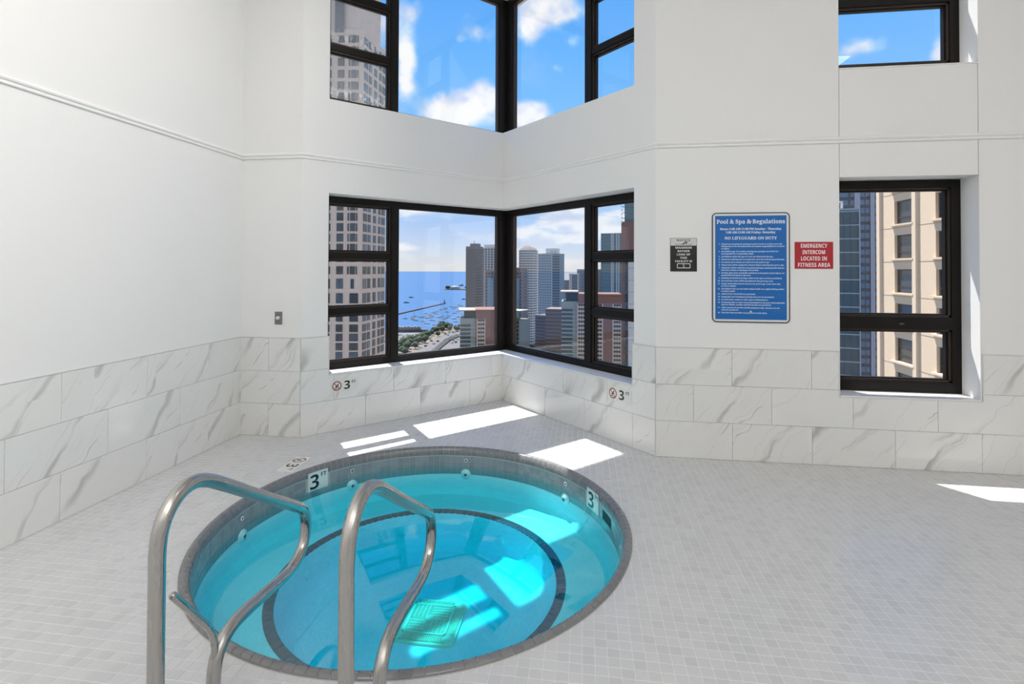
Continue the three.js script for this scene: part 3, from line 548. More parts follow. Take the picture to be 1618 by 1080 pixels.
plate('bather_load_sign', 'small black and white notice giving the maximum bather load', 'sign', 0.215, 0.279, 0.002, canvasMap(516, 672, (c, w, h) => {
  c.fillStyle = '#151516'; c.fillRect(0, 0, w, h); c.fillStyle = '#cfd0cf'; c.fillRect(6, 6, w - 12, 146);
  c.fillStyle = '#151516'; c.textAlign = 'center'; c.textBaseline = 'alphabetic'; c.font = 'bold 58px sans-serif'; c.save(); c.translate(258, 64); c.scale(1.28, 1); c.fillText('NOTICE', 0, 0); c.restore();
  c.lineWidth = 7; c.strokeStyle = '#151516'; c.beginPath(); c.moveTo(90, 128); for (let i = 0; i < 9; i++) c.quadraticCurveTo(110 + i * 38, i % 2 ? 136 : 118, 128 + i * 38, 127); c.stroke();
  c.beginPath(); c.moveTo(205, 128); c.quadraticCurveTo(250, 118, 285, 68); c.quadraticCurveTo(290, 100, 262, 128); c.fill(); c.beginPath(); c.arc(305, 98, 17, 0, 7); c.fill(); c.lineWidth = 10; c.beginPath(); c.moveTo(284, 72); c.lineTo(330, 84); c.lineTo(352, 72); c.stroke();
  c.fillStyle = '#e8e8e6'; c.font = 'bold 54px sans-serif'; ['MAXIMUM', 'BATHER', 'LOAD OF', 'THIS', 'FACILITY IS'].forEach((s, i) => { c.save(); c.translate(258, 213 + i * 68); c.scale(i === 4 ? 1.13 : 1.18, 1); c.fillText(s, 0, 0); c.restore(); });
  c.strokeStyle = '#e8e8e6'; c.lineWidth = 13; roundedRect(c, 138, 516, 246, 84, 10); c.stroke(); c.font = '74px sans-serif'; c.fillText('5', 261, 584);
}), [0.8195, 1.6855, SIGNZ], 0, lin(0.05, 0.05, 0.05));
plate('emergency_intercom_sign', 'red sign with white capitals about the emergency intercom', 'sign', 0.29, 0.217, 0.002, canvasMap(928, 694, (c, w, h) => {
  c.fillStyle = '#b01f2b'; c.fillRect(0, 0, w, h); c.fillStyle = '#f0eceb'; c.textAlign = 'center'; c.textBaseline = 'alphabetic'; c.font = 'bold 136px sans-serif';
  [['EMERGENCY', 650], ['INTERCOM', 560], ['LOCATED IN', 640], ['FITNESS AREA', 790]].forEach(([s, wide], i) => { c.save(); c.translate(464, 150 + i * 165); c.scale(wide / c.measureText(s).width, 1.06); c.fillText(s, 0, 0); c.restore(); });
}), [1.8365, 1.681, SIGNZ], 0, lin(0.42, 0.02, 0.03));
plate('pool_rules_sign', 'large blue sign with white border listing the pool and spa regulations', 'sign', 0.608, 0.905, 0.004, canvasMap(1376, 2048, (c, w, h) => {
  c.fillStyle = '#d9dcdd'; c.fillRect(0, 0, w, h); c.strokeStyle = '#33373b'; c.lineWidth = 20; roundedRect(c, 10, 10, w - 20, h - 20, 75); c.stroke();
  c.fillStyle = '#0a66b4'; c.fillRect(58, 58, w - 116, h - 116);
  c.fillStyle = '#eef3f8'; c.textBaseline = 'alphabetic'; c.textAlign = 'center';
  const fit = (s, y, size, wide) => { c.font = `bold ${size}px serif`; c.save(); c.translate(688, y); c.scale(wide / c.measureText(s).width, 1); c.fillText(s, 0, 0); c.restore(); };
  fit('Pool & Spa & Regulations', 205, 104, 1212); fit('Hours 5:00 AM-11:00 PM Sunday - Thursday', 325, 56, 1085); fit('5:00 AM-12:00 AM Friday- Saturday', 388, 56, 875); fit('NO LIFEGUARD ON DUTY', 502, 74, 925);
  c.textAlign = 'left';
  const rules = [['All persons entering the pool/spa & pool area do so at their own risk.', 'Management or the Association does not assume responsibility for accidents', 'or injury.'], ['All children age 16 or under entering the pool/spa area MUST be', 'accompanied by a responsible adult.'], ['All children under the age of 16 are not allowed in the spa.'], ['All persons with long hair are required to wear hair tied closely to the head.'], ['No suntan oil or lotions are allowed in the pool or spa.'], ['All persons will be required to shower before entering the pool or spa.'], ['Admission will be refused to any person having a communicable disease,', 'infection, lesions or bandages of any kind.'], ['No food, glass items, breakable containers or hazardous metal objects are', 'permitted in the pool or spa area.'], ['Drinking of alcohol beverages while in the spa is strictly prohibited.'], ['No street foot wear will be permitted in the pool /spa area.'], ['Proper swim suits must be worn in the pool & spa, swim suits only,', 'no street clothes.'], ['All children who are not toilet trained shall wear tightly fitting rubber', 'or plastic pants.'], ['ABSOLUTELY NO DIVING is permitted.'], ['Rough play and running in pool/spa area are not permitted.'], ['No loud music, noises or other types of disturbances.'], ['No floating tubs or water toys are permitted in the pool. Small inflatable', 'tubs for infants, noodles and kick boards are permitted.'], ['Video cameras in use for security purposes only, cameras are not', 'actively monitored'], ['State law does not allow any persons to swim alone.']];
  let y = 598; c.font = 'bold 32.5px serif';
  rules.forEach((lines, i) => { c.textAlign = 'right'; c.fillText(i + 1 + '.', 148, y); c.textAlign = 'left'; for (const s of lines) { c.save(); c.translate(166, y); c.scale(Math.min(0.96, 1118 / c.measureText(s).width), 1); c.fillText(s, 0, 0); c.restore(); y += 43; } y += 9.5; });
}), [1.3505, 1.5805, SIGNZ], 0, lin(0.1, 0.11, 0.12), 0.3, 0.03);
{
  const s = [...scene.children].reverse().find((o) => o.name === 'pool_rules_sign');
  const screw = std({ color: lin(0.6, 0.55, 0.48), metalness: 0.9, roughness: 0.35 });
  for (const [x, y] of [[0.001, 0.378], [0.0, -0.362]]) part('screw', new THREE.SphereGeometry(0.009, 14, 8, 0, 7, 0, 1.2).rotateX(Math.PI / 2).scale(1, 1, 0.5).translate(x, y, 0.004), screw, s);
  const t = thing('timer_switch', 'grey metal wall plate with a white round timer knob', 'switch', [-2.8225, 1.0965, ZB]);
  part('cover_plate', new RoundedBoxGeometry(0.073, 0.117, 0.009, 2, 0.003).translate(0, 0, 0.004), std({ color: lin(0.2, 0.2, 0.2), metalness: 0.35, roughness: 0.5 }), t);
  part('knob', new THREE.LatheGeometry([[0.0001, 0.028], [0.013, 0.028], [0.0155, 0.025], [0.017, 0.008]].map(([a, b]) => new THREE.Vector2(a, b)), 24).rotateX(Math.PI / 2), std({ color: lin(0.75, 0.75, 0.73), roughness: 0.35 }), t, 'white timer knob');
  part('dial_mark', mergeGeometries([box(0.005, 0.009, 0.0006, 0, 0.03, 0.0089), box(0.004, 0.006, 0.0006, 0.016, 0.026, 0.0089), box(0.004, 0.006, 0.0006, -0.015, 0.026, 0.0089), box(0.016, 0.002, 0.0006, 0, -0.032, 0.0089)]), std({ color: lin(0.04, 0.04, 0.04), roughness: 0.6 }), t);
  // round floor drain in the corner of the bay
  const d = thing('floor_drain', 'small round perforated metal drain in the floor of the bay', 'drain', [-0.973, 0, -5.292]);
  const metal = std({ color: lin(0.62, 0.62, 0.6), metalness: 0.7, roughness: 0.35 }), dish = new THREE.Shape(); dish.absarc(0, 0, 0.056, 0, 7);
  for (let r = 1; r <= 3; r++) for (let i = 0; i < r * 6; i++) { const a = i / (r * 6) * Math.PI * 2, p = new THREE.Path(); p.absarc(Math.cos(a) * r * 0.0135, Math.sin(a) * r * 0.0135, 0.0045, 0, Math.PI * 2, true); dish.holes.push(p); }
  part('strainer', new THREE.ExtrudeGeometry(dish, { depth: 0.002, bevelEnabled: false, curveSegments: 24 }).rotateX(-Math.PI / 2).translate(0, -0.0012, 0), metal, d);
  part('drain_well', new THREE.CylinderGeometry(0.05, 0.05, 0.002, 32).translate(0, -0.0025, 0), std({ color: lin(0.03, 0.03, 0.03), roughness: 0.8 }), d);
  part('drain_ring', new THREE.LatheGeometry([[0.056, 0.0005], [0.057, 0.0018], [0.066, 0.0018], [0.068, -0.003]].map(([a, b]) => new THREE.Vector2(a, b)).reverse(), 40), metal, d);
}

// ------------------------------------------------------------------ outside: lake, shore and city, seen from about a hundred metres up
const GROUND = -100, LAKE = -101;
const onGround = (px, py, y = GROUND) => onPlane(px, py, 'y', y);
const flatPoly = (pts, y, depth) => new THREE.ExtrudeGeometry(poly(pts.map((p) => [p.x, -p.z])), { depth, bevelEnabled: false }).rotateX(-Math.PI / 2).translate(0, y - depth, 0);
{
  const waves = texture(512, 512, (u, v) => { const n = 255 * tnoise(u, v, 32, 4); return [n, n, n]; }); waves.repeat.set(500, 500);
  const lake = mesh('lake', new THREE.CircleGeometry(14000, 96).rotateX(-Math.PI / 2).translate(0, LAKE, 0), phys({ color: lin(0.035, 0.115, 0.25), roughness: 0.7, specularIntensity: 0.35, bumpMap: waves, bumpScale: 0.25 }), scene);
  lake.userData.kind = 'stuff'; tag(lake, 'wide blue lake reaching to the horizon', 'lake');
  const shore = [onGround(400, 526), onGround(560, 524), onGround(631, 521), onGround(668, 522), onGround(676, 527), onGround(690, 519), onGround(704, 514), onGround(736, 517), onGround(790, 500), onGround(830, 470), onGround(850, 430.2), onGround(1500, 432)];
  const land = structure('ground', 'city ground and shore far below the windows', flatPoly([...shore, V(2500, 0, 600), V(-600, 0, 600), V(-600, 0, -400)], GROUND, 2), std({ color: lin(0.2, 0.185, 0.16), roughness: 0.9 }));
}
{ // breakwater with its light
  const a = onGround(560, 512.5, LAKE), b = onGround(702.5, 479.5, LAKE), d = b.clone().sub(a), L = d.length(), t = thing('breakwater', 'long thin grey breakwater across the harbour mouth', 'breakwater', [a.x, LAKE, a.z]);
  t.rotation.y = Math.atan2(-d.z, d.x);
  const stone = std({ color: lin(0.09, 0.085, 0.09), roughness: 0.9 });
  part('pier_wall', box(L, 2.6, 7, L / 2, 1.3, 0), stone, t);
  part('beacon', mergeGeometries([new THREE.CylinderGeometry(1.2, 1.8, 7, 12).translate(L - 2, 6, 0), new THREE.CylinderGeometry(0.5, 0.5, 3, 8).translate(L - 2, 10.5, 0)]), stone, t);
}
{ // peninsula with the domed hall
  const c = onGround(722, 457.5, LAKE), t = thing('peninsula', 'low tree covered point of land far out in the lake', 'peninsula', [c.x, LAKE, c.z]); t.rotation.y = YAW;
  part('bank', new THREE.CylinderGeometry(1, 1.04, 1, 40).scale(72, 5, 30).translate(14, 2.6, 0), std({ color: lin(0.2, 0.17, 0.13), roughness: 0.9 }), t);
  const g = []; const r = rng(3); for (let i = 0; i < 26; i++) { const s = 6 + 4 * r(), side = r() < 0.3; g.push(new THREE.IcosahedronGeometry(s, 1).scale(1, 0.9, 1).translate(side ? -46 + 7 * r() : 42 + 34 * r(), 5 + s * 0.8, -8 + 14 * r())); }
  part('trees', mergeGeometries(g), std({ color: lin(0.05, 0.06, 0.045), roughness: 0.9 }), t).userData.kind = 'stuff';
  const h = thing('domed_hall', 'small pale domed hall on the point of land in the lake', 'building', [c.x, LAKE + 5.15, c.z]); h.rotation.y = YAW; const pale = std({ color: lin(0.3, 0.3, 0.29), roughness: 0.7 });
  part('hall_base', box(42, 8, 20, -8, 4, 8), pale, h); part('hall_roof', new THREE.CylinderGeometry(10, 18, 6, 12).translate(-8, 11, 6), pale, h); part('dome', new THREE.SphereGeometry(11, 20, 10, 0, 7, 0, 1.57).translate(20, 12, 0), std({ color: lin(0.06, 0.06, 0.065), roughness: 0.6 }), h);
}
// moored sailboats
{
  const hullM = std({ color: lin(0.4, 0.4, 0.4), roughness: 0.4 }), deckM = std({ color: lin(0.42, 0.42, 0.4), roughness: 0.6 }), mastM = std({ color: lin(0.25, 0.26, 0.28), roughness: 0.5 });
  const hull = () => { const s = new THREE.Shape(); s.moveTo(-5, -1.6); s.lineTo(2, -1.7); s.quadraticCurveTo(5, -1, 6.2, 0); s.quadraticCurveTo(5, 1, 2, 1.7); s.lineTo(-5, 1.6); s.closePath(); return new THREE.ExtrudeGeometry(s, { depth: 1.5, bevelEnabled: false, curveSegments: 4 }).rotateX(-Math.PI / 2); };
  const hg = hull(), dg = mergeGeometries([new THREE.BoxGeometry(4.2, 1, 2.2).translate(-0.6, 2, 0), new THREE.BoxGeometry(7, 0.3, 2.6).translate(-1, 1.6, 0)]), mg = mergeGeometries([new THREE.CylinderGeometry(0.1, 0.14, 12.5, 5).translate(0.8, 8, 0), new THREE.CylinderGeometry(0.16, 0.16, 5, 5).rotateZ(Math.PI / 2).translate(-1.7, 3.1, 0)]);
  const spots = [[80, 645], [170, 628], [197, 618], [183, 652], [205, 668], [275, 630], [305, 620], [330, 585], [345, 640], [300, 680], [340, 708], [383, 605], [383, 632], [415, 620], [420, 572], [465, 562], [455, 588], [408, 668], [487, 632], [508, 540], [530, 622], [550, 648], [590, 635], [605, 612], [585, 565], [555, 530], [580, 515], [505, 682], [640, 502], [672, 522], [695, 505], [740, 480], [762, 490], [755, 517], [685, 580], [710, 560], [740, 550], [730, 625], [670, 648], [697, 685], [775, 600], [440, 722]];
  const r = rng(12);
  let first;
  for (const [zx, zy] of spots) {
    const p = onGround(630 + zx / 7.718, 420 + zy / 7.718, LAKE);
    let b;
    if (!first) { b = first = thing('sailboat', 'small sailboat with a bare mast moored in the blue harbour', 'sailboat', [0, 0, 0], 'sailboats moored in the harbour'); part('hull', hg, hullM, b); part('cabin', dg, deckM, b); part('mast', mg, mastM, b); }
    else { b = first.clone(); b.name = numbered('sailboat'); scene.add(b); }
    b.position.set(p.x, LAKE + 0.1, p.z); b.rotation.y = YAW + 0.25 * (r() - 0.5) + (r() < 0.2 ? Math.PI : 0); b.scale.setScalar(0.85 + 0.35 * r());
  }
  const motor = [[150, 388, 'dark motor launch trailing a wake on the open lake'], [92, 452, 'dark tour boat crossing outside the breakwater'], [795, 411, 'dark motor boat heading for the towers']];
  for (const [zx, zy, label] of motor) { const p = onGround(630 + zx / 7.718, 420 + zy / 7.718, LAKE), b = thing('motor_boat', label, 'boat', [p.x, LAKE + 0.1, p.z]); b.rotation.y = YAW; b.scale.setScalar(1.5); const dark = std({ color: lin(0.05, 0.05, 0.055), roughness: 0.5 }); part('hull', hg, dark, b); part('cabin', dg, dark, b); }
}
{ // long ship at the quay and the crowded marina
  const a = onGround(614, 525.5, LAKE), b = onGround(676, 524.8, LAKE), d = b.clone().sub(a), L = d.length(), t = thing('moored_ship', 'long white ship with a grey hull at the quay', 'ship', [a.x, LAKE, a.z]); t.rotation.y = Math.atan2(-d.z, d.x);
  part('hull', box(L, 5, 14, L / 2, 2.5, 0), std({ color: lin(0.06, 0.065, 0.075), roughness: 0.6 }), t); part('deck_house', box(L * 0.8, 4, 10, L * 0.42, 7, 0), std({ color: lin(0.22, 0.22, 0.22), roughness: 0.6 }), t);
  const g = []; for (let i = 0; i < 9; i++) g.push(box(L * 0.06, 0.8 + (i * 7 % 3) * 0.6, 7, L * (0.08 + i * 0.085), 9.4, 0)); part('upper_deck', mergeGeometries(g), std({ color: lin(0.25, 0.2, 0.18), roughness: 0.6 }), t);
  const r = rng(44), n = 420, inst = lit(new THREE.InstancedMesh(new THREE.BoxGeometry(1, 1, 1), std({ color: lin(1, 1, 1), roughness: 0.6 }), n)), M = new THREE.Matrix4(), q = new THREE.Quaternion();
  for (let i = 0; i < n; i++) { const p = onGround(585 + 88 * r() * 0.98, 529 + 12 * r()); q.setFromAxisAngle(V(0, 1, 0), YAW + (r() < 0.5 ? 0.5 : -0.2)); inst.setMatrixAt(i, M.compose(V(p.x, GROUND + 0.9, p.z), q, V(2 + 5 * r(), 1.6, 2))); const k = 0.1 + 0.6 * r() * r(); inst.setColorAt(i, lin(k, k, k)); }
  inst.name = 'parked_cars'; inst.userData = { kind: 'stuff', label: 'crowded lot of small cars and boats along the shore', category: 'cars' }; scene.add(inst);
}
{ // lakefront highway
  const road = std({ color: lin(0.15, 0.14, 0.13), roughness: 0.9 }), soil = std({ color: lin(0.2, 0.16, 0.12), roughness: 0.95 });
  const strip = (name, label, pts, m, h) => { const o = structure(name, label, flatPoly(pts.map(([x, y]) => onGround(x, y)), GROUND + h, h), m); return o; };
  strip('road_verge', 'sandy verge beside the lakefront highway', [[632, 562], [645, 552], [668, 538], [684, 526], [700, 518], [728, 520], [728, 566], [640, 580]], soil, 0.3);
  strip('parking_lot', 'pale crowded lot between the quay and the trees', [[584, 528], [674, 528], [664, 537], [640, 547], [584, 552]], std({ color: lin(0.24, 0.23, 0.21), roughness: 0.9 }), 0.25);
  strip('highway', 'pale lakefront highway curving along the shore', [[648, 564], [668, 549], [694, 532], [714, 524], [732, 520.5], [732, 527], [716, 530], [702, 537], [684, 552], [672, 566]], road, 0.8);
  strip('highway_ramp', 'second carriageway of the lakefront highway', [[682, 566], [700, 549], [714, 538], [732, 531], [732, 556], [716, 570]], road, 0.8);
  strip('highway_median', 'dark embankment between the two carriageways', [[673, 566], [690, 550], [706, 536], [732, 527.5], [732, 530.5], [712, 538.5], [698, 550], [681, 566]], std({ color: lin(0.04, 0.038, 0.035), roughness: 0.9 }), 2);
  const cg = mergeGeometries([new THREE.BoxGeometry(4.6, 0.9, 1.9).translate(0, 0.75, 0), new THREE.BoxGeometry(2.4, 0.7, 1.7).translate(-0.2, 1.5, 0)]), r = rng(8), shades = [0.5, 0.35, 0.03, 0.06, 0.45].map((k) => std({ color: lin(k, k, k), roughness: 0.4 }));
  const spots = [[664.5, 551], [672.5, 548], [685.5, 544.5], [681.5, 540], [692, 540.5], [704, 529], [708, 530.5], [709.5, 526.5], [716, 526], [719.5, 526], [710, 539], [714.5, 543], [720.5, 542], [716.5, 539.3], [723.5, 537.5], [724, 533]];
  for (const [x, y] of spots) { const p = onGround(x, y); const c = tag(mesh('car', cg, shades[Math.floor(r() * 5)], scene), 'tiny car driving on the lakefront highway', 'car', 'cars on the highway'); c.position.set(p.x, GROUND + 0.85, p.z); c.rotation.y = YAW + 0.9; c.scale.setScalar(0.95); }
}
{ // trees on the shore
  const spread = (list) => { const a = list.map(([x, y, s]) => [x, y, s, onGround(x, y + 2.2)]); for (let k = 0; k < 60; k++) for (let i = 0; i < a.length; i++) for (let j = 0; j < i; j++) { const d = V(a[i][3].x - a[j][3].x, 0, a[i][3].z - a[j][3].z), need = (a[i][2] + a[j][2]) * 0.56, l = d.length() || 1; if (l < need) { d.multiplyScalar((need - l) / l / 2); a[i][3].add(d); a[j][3].sub(d); } } return a; };
  const r = rng(70), leaf = [[0.05, 0.075, 0.03], [0.035, 0.055, 0.028], [0.075, 0.095, 0.045]].map((c) => std({ color: lin(...c), roughness: 0.95 })), bark = std({ color: lin(0.06, 0.045, 0.03), roughness: 0.9 });
  const crown = (seed) => { const g = new THREE.IcosahedronGeometry(1, 4), p = g.attributes.position; for (let i = 0; i < p.count; i++) { const v = V(p.getX(i), p.getY(i), p.getZ(i)).normalize(), k = 0.72 + 0.5 * fbm(v.x * 3 + seed, v.y * 3 + v.z * 2.3 + seed, 4); p.setXYZ(i, v.x * k, v.y * k * 0.9, v.z * k); } g.computeVertexNormals(); return g; };
  const crowns = [crown(1), crown(30), crown(60)], trunk = new THREE.CylinderGeometry(0.06, 0.1, 1, 6).translate(0, -0.8, 0);
  const spots = [[632, 551, 10], [637, 546, 11], [642, 553, 10], [646, 549, 9], [652, 542, 11], [657, 545, 9], [661, 541, 9], [666, 537, 10], [670, 540, 9], [674, 533, 10], [664, 533, 7], [678, 531, 8], [682, 528, 8], [690, 524, 9], [696, 520, 11], [701, 518, 12], [706, 519, 11], [692, 530, 7], [712, 521, 8], [719, 521, 8], [726, 519, 8], [640, 560, 8], [634, 557, 8], [629, 556, 9], [648, 544, 8], [660, 536, 8], [655, 549, 8], [669, 532, 8], [686, 525, 9], [699, 523, 9], [710, 518, 9], [723, 522, 8], [644, 540, 8]];
  const city = [[834, 549, 6], [840, 550, 5], [845, 552, 5]];
  for (const [list, label, group] of [[spots, 'leafy green tree on the lake shore beside the highway', 'trees on the lake shore'], [city, 'leafy green tree in the street between the towers', 'trees between the towers']])
    for (const [x, y, s, p] of spread(list)) { const t = thing('shore_tree', label, 'tree', [p.x, GROUND + s * 0.5 * 1.3 + 0.9, p.z], group); t.scale.setScalar(s * 0.5); t.rotation.y = r() * 6; part('crown', crowns[Math.floor(r() * 3)], leaf[Math.floor(r() * 3)], t); part('trunk', trunk, bark, t); }
}

// ------------------------------------------------------------------ towers
const glassDark = std({ color: lin(0.03, 0.035, 0.04), roughness: 0.15 }), glassBlue = std({ color: lin(0.06, 0.12, 0.16), roughness: 0.12 }), glassTeal = std({ color: lin(0.05, 0.13, 0.15), roughness: 0.12 });
// a block whose visible face runs from one pixel and depth to another; local x along the face, z towards the viewer, y from the ground
function block(name, label, [pa, za], [pb, zb], topY, deep, wingOf) {
  const a = at(pa, 423, za), b = at(pb, 423, zb), d = V(b.x - a.x, 0, b.z - a.z), w = d.length();
  let t;
  if (wingOf) { t = new THREE.Group(); t.name = name; t.position.set(a.x, GROUND, a.z); t.rotation.y = Math.atan2(-d.z, d.x); t.updateMatrix(); wingOf.t.updateMatrix(); t.applyMatrix4(wingOf.t.matrix.clone().invert()); wingOf.t.add(t); return { t, w, h: at(pa, topY, za).y - GROUND, deep }; }
  t = thing(name, label, 'building', [a.x, GROUND, a.z]);
  t.rotation.y = Math.atan2(-d.z, d.x);
  return { t, w, h: at(pa, topY, za).y - GROUND, deep };
}
const heightAt = (px, py, depth) => at(px, py, depth).y - GROUND;
function inst(name, geos, material, parent) { const m = lit(new THREE.InstancedMesh(new THREE.BoxGeometry(1, 1, 1), material, geos.length)), M = new THREE.Matrix4(); geos.forEach(([x, y, z, w, h, d], i) => m.setMatrixAt(i, M.makeScale(w, h, d).setPosition(x, y, z))); m.name = name; m.userData.kind = 'stuff'; parent.add(m); return m; }
// window grid on the front (and the sides) of a block
function grid(B, { cols, floor, ww = 0.6, wh = 0.55, from = 2, to = B.h - 3, material = glassDark, sides = 0, name = 'window_rows', proud = 0.08 }) {
  const list = [], cw = B.w / cols;
  for (let y = from; y < to; y += floor) {
    for (let i = 0; i < cols; i++) list.push([(i + 0.5) * cw, y + floor / 2, 0, cw * ww, floor * wh, proud * 2]);
    for (let k = 0; k < sides; k++) for (const s of [0, B.w]) list.push([s, y + floor / 2, -(k + 0.5) * B.deep / sides, proud * 2, floor * wh, B.deep / sides * ww]);
  }
  return inst(name, list, material, B.t);
}
const bodyOf = (B, material, h = B.h) => part('body', box(B.w, h, B.deep, B.w / 2, h / 2, -B.deep / 2), material, B.t);
const concrete = (r, g, b) => std({ color: lin(r * 1.95, g * 1.75, b * 1.55), roughness: 0.8 });
{
  const A = block('slab_tower', 'dark grey stepped slab tower with thin vertical ribs by the lake', [736.2, 600], [752.2, 594], 389, 16); bodyOf(A, concrete(0.11, 0.1, 0.1));
  part('stair_shaft', box(A.w * 0.62, 3.4, 10, A.w * 0.66, A.h + 1.5, -6), concrete(0.12, 0.11, 0.105), A.t); grid(A, { cols: 9, floor: A.h / 1.02, ww: 0.45, wh: 0.98, from: 1, to: 4, material: concrete(0.06, 0.058, 0.06), name: 'window_stripes', proud: 0.2 });
  const A2 = block('wing', '', [752.2, 594], [762, 606], 389, 14, A); bodyOf(A2, concrete(0.11, 0.1, 0.1)); grid(A2, { cols: 6, floor: 3.2, ww: 0.78, wh: 0.7, material: glassDark }); part('mast', box(0.5, 7, 0.5, 2, A2.h + 3, -4), concrete(0.2, 0.2, 0.2), A2.t); part('roof_tank', box(1.8, 3, 2, 2, A2.h + 1.5, -4), concrete(0.35, 0.35, 0.35), A2.t);
  const Bt = block('white_rib_tower', 'pale tower with tall white ribs behind the dark slab', [761, 690], [803, 676], 391.5, 24); bodyOf(Bt, concrete(0.24, 0.245, 0.24)); grid(Bt, { cols: 9, floor: 3.3, ww: 0.5, wh: 0.66, material: glassDark }); part('penthouse', box(Bt.w * 0.62, 4.5, 12, Bt.w * 0.36, Bt.h + 2.2, -9), concrete(0.36, 0.34, 0.31), Bt.t);
  const C = block('blue_bay_tower', 'brown framed tower with pale blue glass bays in front of the ribbed tower', [766.6, 480], [824.6, 470], 426.5, 22); bodyOf(C, concrete(0.13, 0.105, 0.1)); 
  { const bays = []; for (const [a, b] of [[0.07, 0.24], [0.3, 0.36], [0.4, 0.56], [0.72, 0.94]]) bays.push([C.w * (a + b) / 2, C.h / 2 - 3, 0.2, C.w * (b - a), C.h - 8, 1.2]); inst('glass_bays', bays, std({ color: lin(0.2, 0.3, 0.36), roughness: 0.15 }), C.t); const fl = []; for (let y = 4; y < C.h - 4; y += 3.1) fl.push([C.w / 2, y, 0.5, C.w * 0.92, 0.45, 1.1]); inst('floor_bands', fl, concrete(0.12, 0.13, 0.15), C.t); grid(C, { cols: 13, floor: 3.1, ww: 0.5, wh: 0.5, sides: 4 }); }
  const C2 = block('wing', '', [825, 472], [833, 482], 422.5, 10, C); bodyOf(C2, concrete(0.13, 0.105, 0.1)); grid(C2, { cols: 5, floor: 3.1 });
  const E = block('grey_back_tower', 'plain grey tower far behind the corner post', [800, 820], [814.8, 820], 399, 20); bodyOf(E, concrete(0.14, 0.15, 0.17)); grid(E, { cols: 6, floor: 3.2 });
  const G = block('white_grid_tower', 'slim white tower with a regular grid of small dark windows', [820, 700], [841, 692], 395, 20); bodyOf(G, concrete(0.4, 0.4, 0.39)); grid(G, { cols: 9, floor: 3.35, ww: 0.62, wh: 0.58, sides: 7, to: G.h - 1 });
  part('crown', mergeGeometries([box(G.w * 0.86, 2.5, 17, G.w * 0.5, G.h + 1.2, -10), box(G.w * 0.64, 2, 13, G.w * 0.5, G.h + 3.4, -10), box(G.w * 0.34, 2, 8, G.w * 0.45, G.h + 5.3, -10)]), concrete(0.42, 0.39, 0.34), G.t);
  const G2 = block('wing', '', [841, 692], [848, 704], 395, 6, G); bodyOf(G2, concrete(0.34, 0.34, 0.335)); grid(G2, { cols: 7, floor: 3.35, ww: 0.62, wh: 0.58, to: G2.h - 1 });
  const Hh = block('pale_glass_tower', 'tall pale blue glass tower with a stepped white top', [850.5, 620], [872, 606], 400.5, 24); bodyOf(Hh, std({ color: lin(0.16, 0.23, 0.28), roughness: 0.15 }));
  { const f = []; for (let y = 3; y < Hh.h; y += 3.1) f.push([Hh.w / 2, y, 0, Hh.w, 0.6, 0.5]); inst('floor_bands', f, concrete(0.3, 0.33, 0.35), Hh.t); const v = []; for (let i = 0; i <= 8; i++) v.push([i * Hh.w / 8, Hh.h / 2, 0, 0.4, Hh.h, 0.7]); inst('mullions', v, concrete(0.32, 0.35, 0.37), Hh.t); part('penthouse', box(Hh.w * 0.55, 6, 12, Hh.w * 0.72, Hh.h + 3, -9), concrete(0.42, 0.42, 0.4), Hh.t); }
  const H2 = block('wing', '', [872, 606], [884, 611], 400.5, 14, Hh); bodyOf(H2, std({ color: lin(0.16, 0.23, 0.28), roughness: 0.15 })); grid(H2, { cols: 6, floor: 3.1, ww: 0.7, wh: 0.6, material: glassDark }); part('roof_box', box(H2.w * 0.5, 4, 8, H2.w * 0.4, H2.h + 2, -6), concrete(0.3, 0.3, 0.29), H2.t);
  const H3 = block('annex', '', [883.5, 630], [890, 632], 427.5, 18, Hh); bodyOf(H3, concrete(0.13, 0.13, 0.135)); grid(H3, { cols: 3, floor: 3.1 });
  const I = block('grey_slab_block', 'low grey block far off between the towers', [890, 900], [900, 900], 442, 20); bodyOf(I, concrete(0.16, 0.165, 0.18)); grid(I, { cols: 5, floor: 3.4 });
  const Jb = block('white_pier_block', 'grey glass block framed by two white piers', [899.4, 860], [914.5, 856], 431.8, 24); bodyOf(Jb, concrete(0.12, 0.13, 0.14)); grid(Jb, { cols: 8, floor: 3.4, material: glassDark }); part('piers', mergeGeometries([box(1.6, Jb.h, 1, 0.8, Jb.h / 2, 0), box(1.6, Jb.h, 1, Jb.w * 0.22, Jb.h / 2, 0), box(1.6, Jb.h, 1, Jb.w * 0.92, Jb.h / 2, 0), box(Jb.w, 2, 1, Jb.w / 2, Jb.h - 1, 0)]), concrete(0.32, 0.32, 0.31), Jb.t);
  const K = block('grey_twin_block', 'wide grey office block behind the brick building', [911.7, 900], [950, 892], 425, 24); bodyOf(K, concrete(0.15, 0.165, 0.175)); grid(K, { cols: 18, floor: 3.4, ww: 0.55 });
